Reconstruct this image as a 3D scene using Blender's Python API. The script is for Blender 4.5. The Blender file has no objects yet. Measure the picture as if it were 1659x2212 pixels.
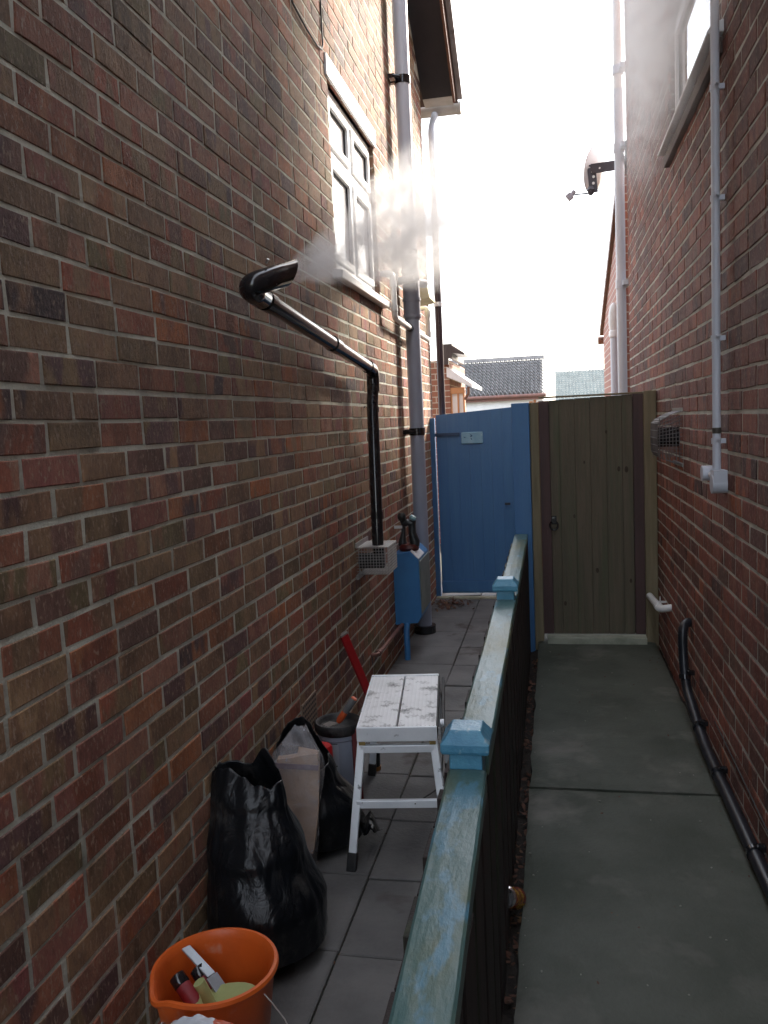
import bpy, bmesh, math, random
import numpy as np
from mathutils import Vector, Matrix, Euler, noise as mnoise
from math import sin, cos, pi, radians, sqrt, atan2

random.seed(11); rng = np.random.default_rng(7)
S = bpy.context.scene
COL = S.collection

# ------------------------------------------------------------------ camera
CAM = Vector((0, 0, 1.64))
F_REL, PITCH, YAW, ROLL = 1805 / 1659, .1057, .2035, .0461
fw = Vector((-sin(YAW) * cos(PITCH), cos(YAW) * cos(PITCH), -sin(PITCH)))
rt = Vector((cos(YAW), sin(YAW), 0)); dn = fw.cross(rt)
rt = cos(ROLL) * rt + sin(ROLL) * dn; dn = fw.cross(rt)
cd = bpy.data.cameras.new("camera"); cam = bpy.data.objects.new("camera", cd); COL.objects.link(cam)
cd.sensor_fit = 'HORIZONTAL'; cd.sensor_width = 36; cd.lens = 36 * F_REL
cd.clip_start = .05; cd.clip_end = 2000
m = Matrix((rt, -dn, -fw)).transposed().to_4x4(); m.translation = CAM
cam.matrix_world = m; S.camera = cam

# ------------------------------------------------------------------ sky, sun, exposure
SUN_AZ, SUN_EL = radians(29), radians(27)          # azimuth measured from +Y towards +X
w = bpy.data.worlds.new("World"); S.world = w; w.use_nodes = True
nt = w.node_tree; nt.nodes.clear()
sky = nt.nodes.new('ShaderNodeTexSky'); sky.sky_type = 'NISHITA'; sky.sun_disc = False
sky.sun_elevation = SUN_EL; sky.sun_rotation = SUN_AZ
sky.air_density = 1.0; sky.dust_density = 2.0; sky.ozone_density = 1.0
mx = nt.nodes.new('ShaderNodeMix'); mx.data_type = 'RGBA'
mx.inputs[0].default_value = .6; mx.inputs[7].default_value = (7.0, 7.3, 7.8, 1)
bg = nt.nodes.new('ShaderNodeBackground'); bg.inputs[1].default_value = .14
wo = nt.nodes.new('ShaderNodeOutputWorld')
nt.links.new(sky.outputs[0], mx.inputs[6]); nt.links.new(mx.outputs[2], bg.inputs[0]); nt.links.new(bg.outputs[0], wo.inputs[0])
sl = bpy.data.lights.new("sun", 'SUN'); sl.energy = 4.2; sl.angle = radians(9); sl.color = (1, .90, .78)
so = bpy.data.objects.new("sun", sl); COL.objects.link(so)
sd = Vector((sin(SUN_AZ) * cos(SUN_EL), cos(SUN_AZ) * cos(SUN_EL), sin(SUN_EL)))
so.rotation_euler = sd.to_track_quat('Z', 'Y').to_euler(); so.location = (3, 5, 12)
S.view_settings.view_transform = 'Standard'; S.view_settings.look = 'None'
S.view_settings.gamma = 1; S.view_settings.exposure = 1.9
S.render.engine = 'CYCLES'
S.cycles.use_denoising = True; S.cycles.max_bounces = 20; S.cycles.diffuse_bounces = 6
S.cycles.volume_bounces = 18; S.cycles.volume_step_rate = 2; S.cycles.sample_clamp_indirect = 10

# ------------------------------------------------------------------ materials
def lin(h):
    r = [int(h[i:i + 2], 16) / 255 for i in (0, 2, 4)]
    return [c / 12.92 if c <= .04045 else ((c + .055) / 1.055) ** 2.4 for c in r]
def node(nt, t, **k):
    n = nt.nodes.new(t)
    for a, b in k.items(): setattr(n, a, b)
    return n
def setin(n, **k):
    for a, b in k.items(): n.inputs[a.replace('_', ' ')].default_value = b
MATS = {}
def mat(name, c1, c2=None, scale=6, rough=.6, rvar=.12, bump=.1, bscale=60, metal=0, stretch=(1, 1, 1), lo=.4, hi=.65,
        coat=0, spec=.5, c3=None, s3=30, lo3=.6, hi3=.7, detail=6):
    """two-colour mottled surface with a third speckle colour, bump and roughness variation"""
    if name in MATS: return MATS[name]
    M = bpy.data.materials.new(name); M.use_nodes = True; t = M.node_tree; L = t.links.new
    p = t.nodes['Principled BSDF']
    tc = node(t, 'ShaderNodeTexCoord'); mp = node(t, 'ShaderNodeMapping'); mp.inputs['Scale'].default_value = stretch
    L(tc.outputs['Object'], mp.inputs[0])
    c2 = c2 or [x * .75 for x in c1]
    if max(c1) < .42: c1, c2, c3 = [x * 1.2 for x in c1], [x * 1.2 for x in c2], c3 and [x * 1.2 for x in c3]
    n1 = node(t, 'ShaderNodeTexNoise'); setin(n1, Scale=scale, Detail=detail, Roughness=.62); L(mp.outputs[0], n1.inputs['Vector'])
    mr = node(t, 'ShaderNodeMapRange'); mr.inputs[1].default_value = lo; mr.inputs[2].default_value = hi; L(n1.outputs[0], mr.inputs[0])
    mixc = node(t, 'ShaderNodeMix', data_type='RGBA'); mixc.inputs[6].default_value = (*c1, 1); mixc.inputs[7].default_value = (*c2, 1)
    L(mr.outputs[0], mixc.inputs[0]); out = mixc.outputs[2]
    if c3:
        n3 = node(t, 'ShaderNodeTexNoise'); setin(n3, Scale=s3, Detail=4, Roughness=.6); L(mp.outputs[0], n3.inputs['Vector'])
        m3 = node(t, 'ShaderNodeMapRange'); m3.inputs[1].default_value = lo3; m3.inputs[2].default_value = hi3; L(n3.outputs[0], m3.inputs[0])
        mx3 = node(t, 'ShaderNodeMix', data_type='RGBA'); L(m3.outputs[0], mx3.inputs[0]); L(out, mx3.inputs[6]); mx3.inputs[7].default_value = (*c3, 1)
        out = mx3.outputs[2]
    L(out, p.inputs['Base Color'])
    n2 = node(t, 'ShaderNodeTexNoise'); setin(n2, Scale=bscale, Detail=5, Roughness=.6); L(mp.outputs[0], n2.inputs['Vector'])
    rr = node(t, 'ShaderNodeMapRange'); rr.inputs[3].default_value = max(0.02, rough - rvar); rr.inputs[4].default_value = min(1, rough + rvar)
    L(n1.outputs[0], rr.inputs[0]); L(rr.outputs[0], p.inputs['Roughness'])
    if bump:
        b = node(t, 'ShaderNodeBump'); b.inputs['Strength'].default_value = bump; b.inputs['Distance'].default_value = .01
        L(n2.outputs[0], b.inputs['Height']); L(b.outputs[0], p.inputs['Normal'])
    p.inputs['Metallic'].default_value = metal; p.inputs['Coat Weight'].default_value = coat; p.inputs['Specular IOR Level'].default_value = spec
    MATS[name] = M; return M

def brick_mat(name, bump_low, bump_high, zsplit):
    """colours come from two per-brick attributes; bands inside each brick, kiln speckle, painted glint flecks, dragged rustic relief"""
    M = bpy.data.materials.new(name); M.use_nodes = True; t = M.node_tree; L = t.links.new
    p = t.nodes['Principled BSDF']; p.inputs['Specular IOR Level'].default_value = .35
    a1 = node(t, 'ShaderNodeAttribute', attribute_name='brick_tint'); a2 = node(t, 'ShaderNodeAttribute', attribute_name='brick_band')
    g = node(t, 'ShaderNodeNewGeometry'); sx = node(t, 'ShaderNodeSeparateXYZ'); L(g.outputs['Position'], sx.inputs[0])
    def math(op, x, y):
        n = node(t, 'ShaderNodeMath', operation=op)
        for i, v in ((0, x), (1, y)):
            if isinstance(v, (int, float)): n.inputs[i].default_value = v
            else: L(v, n.inputs[i])
        return n.outputs[0]
    cx = node(t, 'ShaderNodeCombineXYZ')
    L(math('ADD', math('MULTIPLY', sx.outputs[1], 11), math('MULTIPLY', a1.outputs['Alpha'], 91)), cx.inputs[0])
    L(math('MULTIPLY', a2.outputs['Alpha'], 57), cx.inputs[1]); L(math('MULTIPLY', sx.outputs[2], 4), cx.inputs[2])
    nb = node(t, 'ShaderNodeTexNoise'); setin(nb, Scale=1, Detail=2.5, Roughness=.5); L(cx.outputs[0], nb.inputs['Vector'])
    mr = node(t, 'ShaderNodeMapRange'); mr.inputs[1].default_value = .46; mr.inputs[2].default_value = .54; L(nb.outputs[0], mr.inputs[0])
    mc = node(t, 'ShaderNodeMix', data_type='RGBA'); L(mr.outputs[0], mc.inputs[0]); L(a1.outputs['Color'], mc.inputs[6]); L(a2.outputs['Color'], mc.inputs[7])
    mp = node(t, 'ShaderNodeMapping'); mp.inputs['Scale'].default_value = (1, 1, .5); L(g.outputs['Position'], mp.inputs[0])
    ns = node(t, 'ShaderNodeTexNoise'); setin(ns, Scale=110, Detail=6, Roughness=.7); L(mp.outputs[0], ns.inputs['Vector'])
    ns2 = node(t, 'ShaderNodeTexNoise'); setin(ns2, Scale=24, Detail=5, Roughness=.65); L(mp.outputs[0], ns2.inputs['Vector'])
    sp = node(t, 'ShaderNodeMapRange'); sp.inputs[1].default_value = .3; sp.inputs[2].default_value = .7; sp.inputs[3].default_value = .45; sp.inputs[4].default_value = 1.6
    L(math('MULTIPLY', math('ADD', ns.outputs[0], ns2.outputs[0]), .5), sp.inputs[0])
    mm = node(t, 'ShaderNodeVectorMath', operation='SCALE'); L(mc.outputs[2], mm.inputs[0]); L(sp.outputs[0], mm.inputs['Scale'])
    # broad random tone, then pale flecks painted as light caught on raised grain
    nl = node(t, 'ShaderNodeTexNoise'); setin(nl, Scale=1.1, Detail=3, Roughness=.6); L(g.outputs['Position'], nl.inputs['Vector'])
    ld = node(t, 'ShaderNodeMapRange'); ld.inputs[1].default_value = .35; ld.inputs[2].default_value = .65; ld.inputs[3].default_value = .80; ld.inputs[4].default_value = 1.2; L(nl.outputs[0], ld.inputs[0])
    ml = node(t, 'ShaderNodeVectorMath', operation='SCALE'); L(mm.outputs[0], ml.inputs[0]); L(ld.outputs[0], ml.inputs['Scale'])
    nf = node(t, 'ShaderNodeTexNoise'); setin(nf, Scale=105, Detail=4, Roughness=.6); L(mp.outputs[0], nf.inputs['Vector'])
    bl = node(t, 'ShaderNodeMapRange'); bl.inputs[1].default_value = .56; bl.inputs[2].default_value = .67; bl.inputs[4].default_value = .75; L(nf.outputs[0], bl.inputs[0])
    mb_ = node(t, 'ShaderNodeMix', data_type='RGBA'); L(bl.outputs[0], mb_.inputs[0]); L(ml.outputs[0], mb_.inputs[6]); mb_.inputs[7].default_value = (.40, .28, .21, 1)
    L(mb_.outputs[2], p.inputs['Base Color'])
    p.inputs['Roughness'].default_value = .78
    st = node(t, 'ShaderNodeMapRange'); st.inputs[1].default_value = zsplit - .04; st.inputs[2].default_value = zsplit + .04
    st.inputs[3].default_value = bump_low; st.inputs[4].default_value = bump_high; L(sx.outputs[2], st.inputs[0])
    mp2 = node(t, 'ShaderNodeMapping'); mp2.inputs['Scale'].default_value = (1, 1.5, .8); L(g.outputs['Position'], mp2.inputs[0])
    nk = node(t, 'ShaderNodeTexNoise'); setin(nk, Scale=62, Detail=7, Roughness=.72, Distortion=.4); L(mp2.outputs[0], nk.inputs['Vector'])
    b = node(t, 'ShaderNodeBump'); b.inputs['Distance'].default_value = .022; L(st.outputs[0], b.inputs['Strength']); L(nk.outputs[0], b.inputs['Height'])
    L(b.outputs[0], p.inputs['Normal'])
    return M

def plain_brick_mat(name, c1, c2, mo):
    M = bpy.data.materials.new(name); M.use_nodes = True; t = M.node_tree; L = t.links.new; p = t.nodes['Principled BSDF']
    tc = node(t, 'ShaderNodeTexCoord'); sx = node(t, 'ShaderNodeSeparateXYZ'); L(tc.outputs['Object'], sx.inputs[0])
    ad = node(t, 'ShaderNodeMath', operation='ADD'); L(sx.outputs[0], ad.inputs[0]); L(sx.outputs[1], ad.inputs[1])
    cx = node(t, 'ShaderNodeCombineXYZ'); L(ad.outputs[0], cx.inputs[0]); L(sx.outputs[2], cx.inputs[1])
    b = node(t, 'ShaderNodeTexBrick'); setin(b, Scale=1); b.inputs['Color1'].default_value = (*c1, 1); b.inputs['Color2'].default_value = (*c2, 1); b.inputs['Mortar'].default_value = (*mo, 1)
    b.inputs['Mortar Size'].default_value = .006; b.inputs['Brick Width'].default_value = .225; b.inputs['Row Height'].default_value = .075
    L(cx.outputs[0], b.inputs['Vector']); L(b.outputs[0], p.inputs['Base Color']); p.inputs['Roughness'].default_value = .85
    bp = node(t, 'ShaderNodeBump'); bp.inputs['Strength'].default_value = .5; bp.inputs['Distance'].default_value = .01; bp.invert = True
    L(b.outputs['Fac'], bp.inputs['Height']); L(bp.outputs[0], p.inputs['Normal'])
    return M

# ------------------------------------------------------------------ mesh builder
class MB:
    def __init__(s): s.v = []; s.f = []; s.mi = []; s.cur = 0
    def add(s, vs, fs):
        o = len(s.v); s.v += [tuple(x) for x in vs]
        for f in fs: s.f.append(tuple(i + o for i in f)); s.mi.append(s.cur)
        return s
    def box(s, x0, x1, y0, y1, z0, z1, R=None, at=None):
        vs = [Vector((x, y, z)) for z in (z0, z1) for y in (y0, y1) for x in (x0, x1)]
        if R is not None: vs = [R @ v for v in vs]
        if at is not None: vs = [v + Vector(at) for v in vs]
        return s.add(vs, [(0, 2, 3, 1), (4, 5, 7, 6), (0, 1, 5, 4), (2, 6, 7, 3), (0, 4, 6, 2), (1, 3, 7, 5)])
    def bar(s, a, b, wx, wy, up=(0, 0, 1)):
        a, b = Vector(a), Vector(b); d = (b - a).normalized(); u = Vector(up)
        if abs(d.dot(u)) > .99: u = Vector((1, 0, 0))
        r = d.cross(u).normalized(); q = r.cross(d)
        vs = [p + r * sx * wx / 2 + q * sy * wy / 2 for p in (a, b) for sx, sy in ((-1, -1), (1, -1), (1, 1), (-1, 1))]
        return s.add(vs, [(0, 1, 2, 3), (7, 6, 5, 4), (0, 4, 5, 1), (1, 5, 6, 2), (2, 6, 7, 3), (3, 7, 4, 0)])
    def tube(s, path, r, n=16, caps=True):
        P = [Vector(p) for p in path]; rs = r if isinstance(r, (list, tuple)) else [r] * len(P)
        rings = []; ref = None
        for i, p in enumerate(P):
            d = ((P[min(i + 1, len(P) - 1)] - p).normalized() + (p - P[max(i - 1, 0)]).normalized())
            d = d.normalized() if d.length > 1e-6 else Vector((0, 0, 1))
            if ref is None:
                ref = Vector((0, 0, 1)) if abs(d.z) < .9 else Vector((1, 0, 0))
            x = (ref - d * ref.dot(d)).normalized(); y = d.cross(x); ref = x
            rings.append([p + (x * cos(2 * pi * k / n) + y * sin(2 * pi * k / n)) * rs[i] for k in range(n)])
        vs = [v for q in rings for v in q]
        fs = [(i * n + k, i * n + (k + 1) % n, (i + 1) * n + (k + 1) % n, (i + 1) * n + k) for i in range(len(P) - 1) for k in range(n)]
        if caps: fs += [tuple(range(n))[::-1], tuple((len(P) - 1) * n + k for k in range(n))]
        return s.add(vs, fs)
    def lathe(s, prof, c=(0, 0, 0), n=32, R=None, close=False):
        c = Vector(c); vs = []
        for r, z in prof:
            for k in range(n):
                v = Vector((r * cos(2 * pi * k / n), r * sin(2 * pi * k / n), z)); vs.append((R @ v if R is not None else v) + c)
        fs = [(i * n + k, i * n + (k + 1) % n, (i + 1) * n + (k + 1) % n, (i + 1) * n + k) for i in range(len(prof) - 1) for k in range(n)]
        if close: fs += [tuple(range(n))[::-1], tuple((len(prof) - 1) * n + k for k in range(n))]
        return s.add(vs, fs)
    def prism(s, poly, axis, a, b):
        """extrude a 2D polygon along axis 'x','y' or 'z' from a to b"""
        n = len(poly)
        def P(p, t): return {'x': (t, p[0], p[1]), 'y': (p[0], t, p[1]), 'z': (p[0], p[1], t)}[axis]
        vs = [P(p, a) for p in poly] + [P(p, b) for p in poly]
        return s.add(vs, [tuple(range(n))[::-1], tuple(range(n, 2 * n))] + [(i, (i + 1) % n, n + (i + 1) % n, n + i) for i in range(n)])
    def grid(s, fn, nu, nv, closed_u=False):
        vs = [fn(i / (nu if closed_u else nu - 1), j / (nv - 1)) for j in range(nv) for i in range(nu)]
        mu = nu if closed_u else nu - 1
        return s.add(vs, [(j * nu + i, j * nu + (i + 1) % nu, (j + 1) * nu + (i + 1) % nu, (j + 1) * nu + i) for j in range(nv - 1) for i in range(mu)])
    def build(s, name, mats, root=None, smooth=False, bevel=0, solid=0, sub=0, parent=None):
        me = bpy.data.meshes.new(name); o0 = Vector(root['origin']) if root else Vector((0, 0, 0))
        me.from_pydata([tuple(Vector(v) - o0) for v in s.v], [], s.f)
        for q in (mats if isinstance(mats, (list, tuple)) else [mats]): me.materials.append(q)
        me.polygons.foreach_set('material_index', s.mi)
        bm = bmesh.new(); bm.from_mesh(me); bmesh.ops.recalc_face_normals(bm, faces=bm.faces)
        bm.to_mesh(me); bm.free()
        if smooth:
            me.polygons.foreach_set('use_smooth', [True] * len(me.polygons))
            try: me.set_sharp_from_angle(angle=radians(40))
            except Exception: pass
        o = bpy.data.objects.new(name, me); COL.objects.link(o)
        if parent: o.parent = parent
        elif root: o.parent = root
        if solid:
            d = o.modifiers.new('solid', 'SOLIDIFY'); d.thickness = solid; d.offset = 0
        if bevel:
            d = o.modifiers.new('bevel', 'BEVEL'); d.width = bevel; d.segments = 2; d.limit_method = 'ANGLE'; d.angle_limit = radians(40)
        if sub:
            d = o.modifiers.new('sub', 'SUBSURF'); d.levels = sub; d.render_levels = sub
        return o

def tag(o, label=None, cat=None, group=None, kind=None):
    if label: o['label'] = label
    if cat: o['category'] = cat
    if group: o['group'] = group
    if kind: o['kind'] = kind
    return o
def thing(name, loc, label, cat, group=None):
    o = bpy.data.objects.new(name, None); COL.objects.link(o); o.location = loc; o['origin'] = tuple(loc); o.empty_display_size = .1
    return tag(o, label, cat, group)
def done(*roots):
    for r in roots: del r['origin']
def arc(p0, corner, p1, r, n=6):
    """points of a rounded corner"""
    p0, c, p1 = Vector(p0), Vector(corner), Vector(p1)
    a = c + (p0 - c).normalized() * r; b = c + (p1 - c).normalized() * r
    return [((1 - t) ** 2) * a + 2 * t * (1 - t) * c + t * t * b for t in [i / n for i in range(n + 1)]]

# materials shared by several things
WHITE = mat('white_plastic', (.78, .79, .8), (.66, .67, .66), scale=5, rough=.35, bump=.03)
UPVC = mat('window_plastic', (.90, .91, .92), (.86, .87, .87), scale=4, rough=.3, bump=.02)
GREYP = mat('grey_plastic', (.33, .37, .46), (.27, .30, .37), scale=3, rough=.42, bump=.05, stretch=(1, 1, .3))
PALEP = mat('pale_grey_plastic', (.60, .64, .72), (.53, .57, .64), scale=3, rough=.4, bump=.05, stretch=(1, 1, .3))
BLACKP = mat('black_plastic', (.012, .012, .014), (.016, .016, .018), rough=.13, rvar=.03, bump=0, spec=.6)
BLACKR = mat('black_rubber', (.012, .012, .013), (.025, .024, .022), rough=.6, bump=.1)
BLUE = mat('blue_gate_paint', (.040, .125, .285), (.050, .145, .30), scale=3, rough=.42, bump=.25, bscale=26, stretch=(6, 6, .5), c3=(.10, .19, .27), s3=14, lo3=.72, hi3=.8)
BLUEB = mat('blue_box_paint', (.035, .16, .36), (.028, .13, .31), scale=4, rough=.38, bump=.06, c3=(.02, .08, .17), s3=9, lo3=.66, hi3=.75)
RAILP = mat('worn_rail_paint', (.060, .122, .120), (.108, .120, .058), scale=3.2, rough=.36, rvar=.16, bump=.22, bscale=60, stretch=(1, .35, 1), lo=.42, hi=.58, c3=(.075, .18, .24), s3=17, lo3=.57, hi3=.66, detail=9, spec=.22)
CAPP = mat('cap_blue_paint', (.09, .30, .44), (.06, .22, .36), scale=9, rough=.35, bump=.35, bscale=50, c3=(.30, .44, .5), s3=30, lo3=.6, hi3=.7)
DARKW = mat('dark_fence_stain', (.021, .012, .011), (.012, .009, .008), scale=4, rough=.75, bump=.4, bscale=35, stretch=(4, 4, .4), c3=(.03, .035, .02), s3=4, lo3=.55, hi3=.7)
STILE = mat('dark_red_brown', (.062, .032, .030), (.042, .026, .025), scale=4, rough=.6, bump=.3, bscale=40, stretch=(4, 4, .3))
OLIVE = mat('green_treated_wood', (.108, .088, .060), (.074, .067, .045), scale=5, rough=.75, bump=.45, bscale=30, stretch=(9, 9, .45), lo=.35, hi=.7, c3=(.072, .080, .046), s3=3, lo3=.5, hi3=.75)
POSTW = mat('weathered_post_wood', (.19, .155, .095), (.14, .12, .07), scale=5, rough=.75, bump=.45, bscale=30, stretch=(8, 8, .4))
ALU = mat('scuffed_aluminium', (.88, .91, .94), (.78, .82, .86), scale=7, rough=.38, rvar=.12, metal=.15, bump=.08, bscale=90, c3=(.2, .21, .22), s3=22, lo3=.64, hi3=.72)
ALUT = mat('worn_aluminium_tread', (.90, .91, .92), (.78, .79, .79), scale=5, rough=.5, metal=.1, bump=.12, bscale=90, c3=(.13, .13, .13), s3=13, lo3=.55, hi3=.72, detail=8)
TERRA = mat('brown_plastic', (.07, .03, .022), (.05, .022, .018), rough=.5, bump=.1)
STEEL = mat('galvanised_wire', (.6, .58, .55), (.4, .38, .36), scale=20, rough=.35, metal=.8, bump=.1)

# ------------------------------------------------------------------ brickwork
def brickwork(plane, sgn, y0, y1, zref, z0, ztop, holes, phase, palette, seed, headers=.04):
    """real bricks laid in stretcher bond on the plane x=plane, facing sgn; returns arrays"""
    R = np.random.default_rng(seed); V = []; F = []; A1 = []; A2 = []; cnt = 0
    pal = [np.array(p[1:]) * np.array((1.24, 1.17, 1.17)) for p in palette]; pw = np.array([p[0] for p in palette]); pw = pw / pw.sum(); pmean = sum(a * b for a, b in zip(pal, pw))
    k0 = int(math.floor((z0 - zref) / .075)); zmax = max(ztop(y) for y in np.linspace(y0, y1, 60))
    nb = [(0, 1, 5, 4), (1, 2, 6, 5), (2, 3, 7, 6), (3, 0, 4, 7)]
    k = k0
    while zref + k * .075 < zmax:
        za, zb = zref + k * .075 + .0052, zref + (k + 1) * .075 - .0052; k += 1
        y = phase + (k % 2) * .1125 + R.normal(0, .006)
        y -= math.ceil((y - y0) / .225 + 1) * .225
        wob = R.normal(0, .0012)
        while y < y1:
            L = .1125 if R.random() < headers else .225
            gp_ = .0078 if zb < 1.63 else .0058
            a, b = y + gp_, y + L - gp_; y += L
            if b <= y0 + .01 or a >= y1 - .01: continue
            segs = [(max(a, y0), min(b, y1), max(za, z0), zb)]
            if min(ztop(segs[0][0]), ztop(segs[0][1])) < zb: continue
            for h in holes:
                ns = []
                for (p, q, r, s) in segs:
                    if q <= h[0] or p >= h[1] or s <= h[2] or r >= h[3]: ns.append((p, q, r, s)); continue
                    if p < h[0] - .02: ns.append((p, h[0], r, s))
                    if q > h[1] + .02: ns.append((h[1], q, r, s))
                    pp, qq = max(p, h[0]), min(q, h[1])
                    if r < h[2] - .012: ns.append((pp, qq, r, h[2]))
                    if s > h[3] + .012: ns.append((pp, qq, h[3], s))
                segs = ns
            i1, i2 = R.choice(len(pal), p=pw), R.choice(len(pal), p=pw)
            c1 = (pal[i1] * .62 + pmean * .38) * R.uniform(.86, 1.14); c2 = pal[i2] * R.uniform(.75, 1.15)
            if R.random() < .22: c2 = c1 * R.uniform(.6, .85)
            r1, r2 = R.random(), R.random()
            for (p, q, r, s) in segs:
                if q - p < .012 or s - r < .008 or q <= p: continue
                out = abs(R.normal(.0016, .0009)) + .0006; tilt = np.clip(R.normal(0, .0005, 4), -.0005, .001); j = np.clip(R.normal(0, .0016, (4, 2)), -.003, .003) * (1 if q - p > .06 and s - r > .04 else .2); bv = .0026
                yc = [(p, r), (q, r), (q, s), (p, s)]
                fr = []; mid = []; bk = []
                for c in range(4):
                    yy, zz = yc[c][0] + j[c, 0], yc[c][1] + j[c, 1] + wob
                    dy = bv if c in (0, 3) else -bv; dz = bv if c < 2 else -bv
                    fr.append((plane + sgn * (out + tilt[c]), yy + dy, zz + dz))
                    mid.append((plane + sgn * (out + tilt[c] - .0025), yy, zz)); bk.append((plane - sgn * .014, yy, zz))
                V += fr + mid + bk
                F.append((cnt, cnt + 1, cnt + 2, cnt + 3))
                for q4 in nb: F.append(tuple(cnt + x for x in q4)); F.append(tuple(cnt + 4 + x for x in q4))
                A1 += [(*c1, r1)] * 9; A2 += [(*c2, r2)] * 9
                cnt += 12
    return V, F, A1, A2

def wall_object(name, bricks, mortar, mats, root):
    """one mesh: bricks (slot 0) and the mortar bed behind them (slot 1)"""
    V, F, A1, A2 = bricks; n = len(V); nf = len(F)
    V = V + mortar.v; F = F + [tuple(i + n for i in f) for f in mortar.f]
    o0 = np.array(root['origin'])
    me = bpy.data.meshes.new(name); me.from_pydata([tuple(x) for x in (np.array(V) - o0)], [], F)
    for q in mats: me.materials.append(q)
    me.polygons.foreach_set('material_index', [0] * nf + [1 + x for x in mortar.mi])
    pad = [(.3, .28, .25, 0)] * len(mortar.f)
    for nm, A in (('brick_tint', A1), ('brick_band', A2)):
        at = me.attributes.new(nm, 'FLOAT_COLOR', 'FACE'); at.data.foreach_set('color', np.array(A + pad, dtype=np.float32).ravel())
    bm = bmesh.new(); bm.from_mesh(me); bmesh.ops.recalc_face_normals(bm, faces=bm.faces); bm.to_mesh(me); bm.free()
    o = bpy.data.objects.new(name, me); COL.objects.link(o); o.parent = root
    return o

PAL_L = [(24, .190, .118, .066), (15, .235, .080, .046), (13, .100, .054, .050), (13, .235, .155, .085), (9, .26, .125, .085), (9, .27, .10, .040), (10, .150, .118, .058), (6, .20, .066, .058), (4, .065, .042, .042)]
PAL_R = [(26, .175, .062, .046), (20, .130, .060, .050), (16, .215, .072, .046), (12, .145, .085, .066), (8, .23, .10, .07), (8, .085, .048, .045), (5, .26, .085, .042)]
B_L = brick_mat('rustic_brown_brick', .35, .95, 1.62)
B_R = brick_mat('rustic_red_brick', .55, .75, 1.62)
MORT = mat('lime_mortar', (.64, .65, .56), (.47, .48, .42), scale=9, rough=.95, bump=.6, bscale=120, c3=(.26, .26, .22), s3=5, lo3=.55, hi3=.72, spec=.2)
MORT_R = mat('grey_mortar', (.60, .60, .54), (.46, .46, .42), scale=9, rough=.95, bump=.6, bscale=120, c3=(.24, .23, .2), s3=5, lo3=.52, hi3=.72, spec=.2)
PB_L = plain_brick_mat('plain_brown_brick', (.2, .11, .07), (.13, .08, .06), (.35, .33, .28))
PB_R = plain_brick_mat('plain_red_brick', (.2, .08, .055), (.13, .065, .05), (.33, .31, .27))
TILE = mat('roof_tile_brown', (.09, .06, .05), (.06, .05, .045), rough=.8, bump=.4)
SOFFIT = mat('soffit_paint', (.018, .016, .021), (.014, .013, .017), rough=.6, bump=.1)
FASCIA = mat('stained_bargeboard', (.14, .06, .035), (.10, .045, .03), rough=.5, bump=.2, stretch=(3, 3, 3))
LEADG = mat('pale_eave_board', (.5, .5, .48), (.38, .39, .37), rough=.6, bump=.2)
def glass_mat():
    M = bpy.data.materials.new('sky_white_glass'); M.use_nodes = True; p = M.node_tree.nodes['Principled BSDF']
    p.inputs['Base Color'].default_value = (.72, .73, .74, 1); p.inputs['Roughness'].default_value = .03  # opaque pane, base painted near white to stand for the reflected sky
    p.inputs['IOR'].default_value = 1.5; p.inputs['Coat Weight'].default_value = 1; p.inputs['Coat Roughness'].default_value = .01
    return M
GLASS = glass_mat()
GASKET = mat('window_gasket', (.02, .02, .022), rough=.5, bump=0)

# ================================================================== GROUND
GRASS = mat('rough_ground', (.06, .065, .035), (.09, .075, .05), scale=2, rough=.95, bump=.6, bscale=20)
g = MB(); g.add([(-400, -150, -.03), (400, -150, -.03), (400, 900, -.03), (-400, 900, -.03)], [(0, 1, 2, 3)])
tag(g.build('ground', GRASS), kind='structure')
SLAB = mat('paving_slab', (.122, .117, .112), (.082, .080, .078), scale=3.2, rough=.72, rvar=.2, bump=.35, bscale=55, c3=(.045, .034, .027), s3=2.1, lo3=.60, hi3=.68, detail=8)
GROUT = mat('slab_joint', (.022, .020, .014), (.03, .033, .018), rough=.95, bump=.5)
g = MB(); g.cur = 1; g.box(-1.30, -.22, -2.6, 9.0, -.05, -.012); g.cur = 0
for col, (xa, xb) in enumerate(((-1.145, -.703), (-.697, -.245))):
    yj = 2.36 - .443 * 11
    while yj < 8.6:
        e = random.gauss(0, .003); t = [random.gauss(0, .0022) for _ in range(4)]; q = .0035
        ya, yb = yj + q + (0 if col else .012), yj + .443 - q + (0 if col else .012)
        xs = (xa + random.gauss(0, .001), xb + random.gauss(0, .001))
        vs = [(xs[0], ya, -.03), (xs[1], ya, -.03), (xs[1], yb, -.03), (xs[0], yb, -.03)]
        vs += [(xs[0], ya, t[0] - .004), (xs[1], ya, t[1] - .004), (xs[1], yb, t[2] - .004), (xs[0], yb, t[3] - .004)]
        vs += [(xs[0] + .005, ya + .005, t[0]), (xs[1] - .005, ya + .005, t[1]), (xs[1] - .005, yb - .005, t[2]), (xs[0] + .005, yb - .005, t[3])]
        g.add(vs, [(0, 1, 5, 4), (1, 2, 6, 5), (2, 3, 7, 6), (3, 0, 4, 7), (4, 5, 9, 8), (5, 6, 10, 9), (6, 7, 11, 10), (7, 4, 8, 11), (8, 9, 10, 11)])
        yj += .443
tag(g.build('slab_path', [SLAB, GROUT]), kind='structure')
CONC = mat('damp_concrete', (.064, .070, .056), (.038, .045, .033), scale=1.9, rough=.7, rvar=.2, bump=.4, bscale=70, c3=(.12, .115, .10), s3=3.2, lo3=.55, hi3=.75, detail=10)
g = MB()
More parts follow.
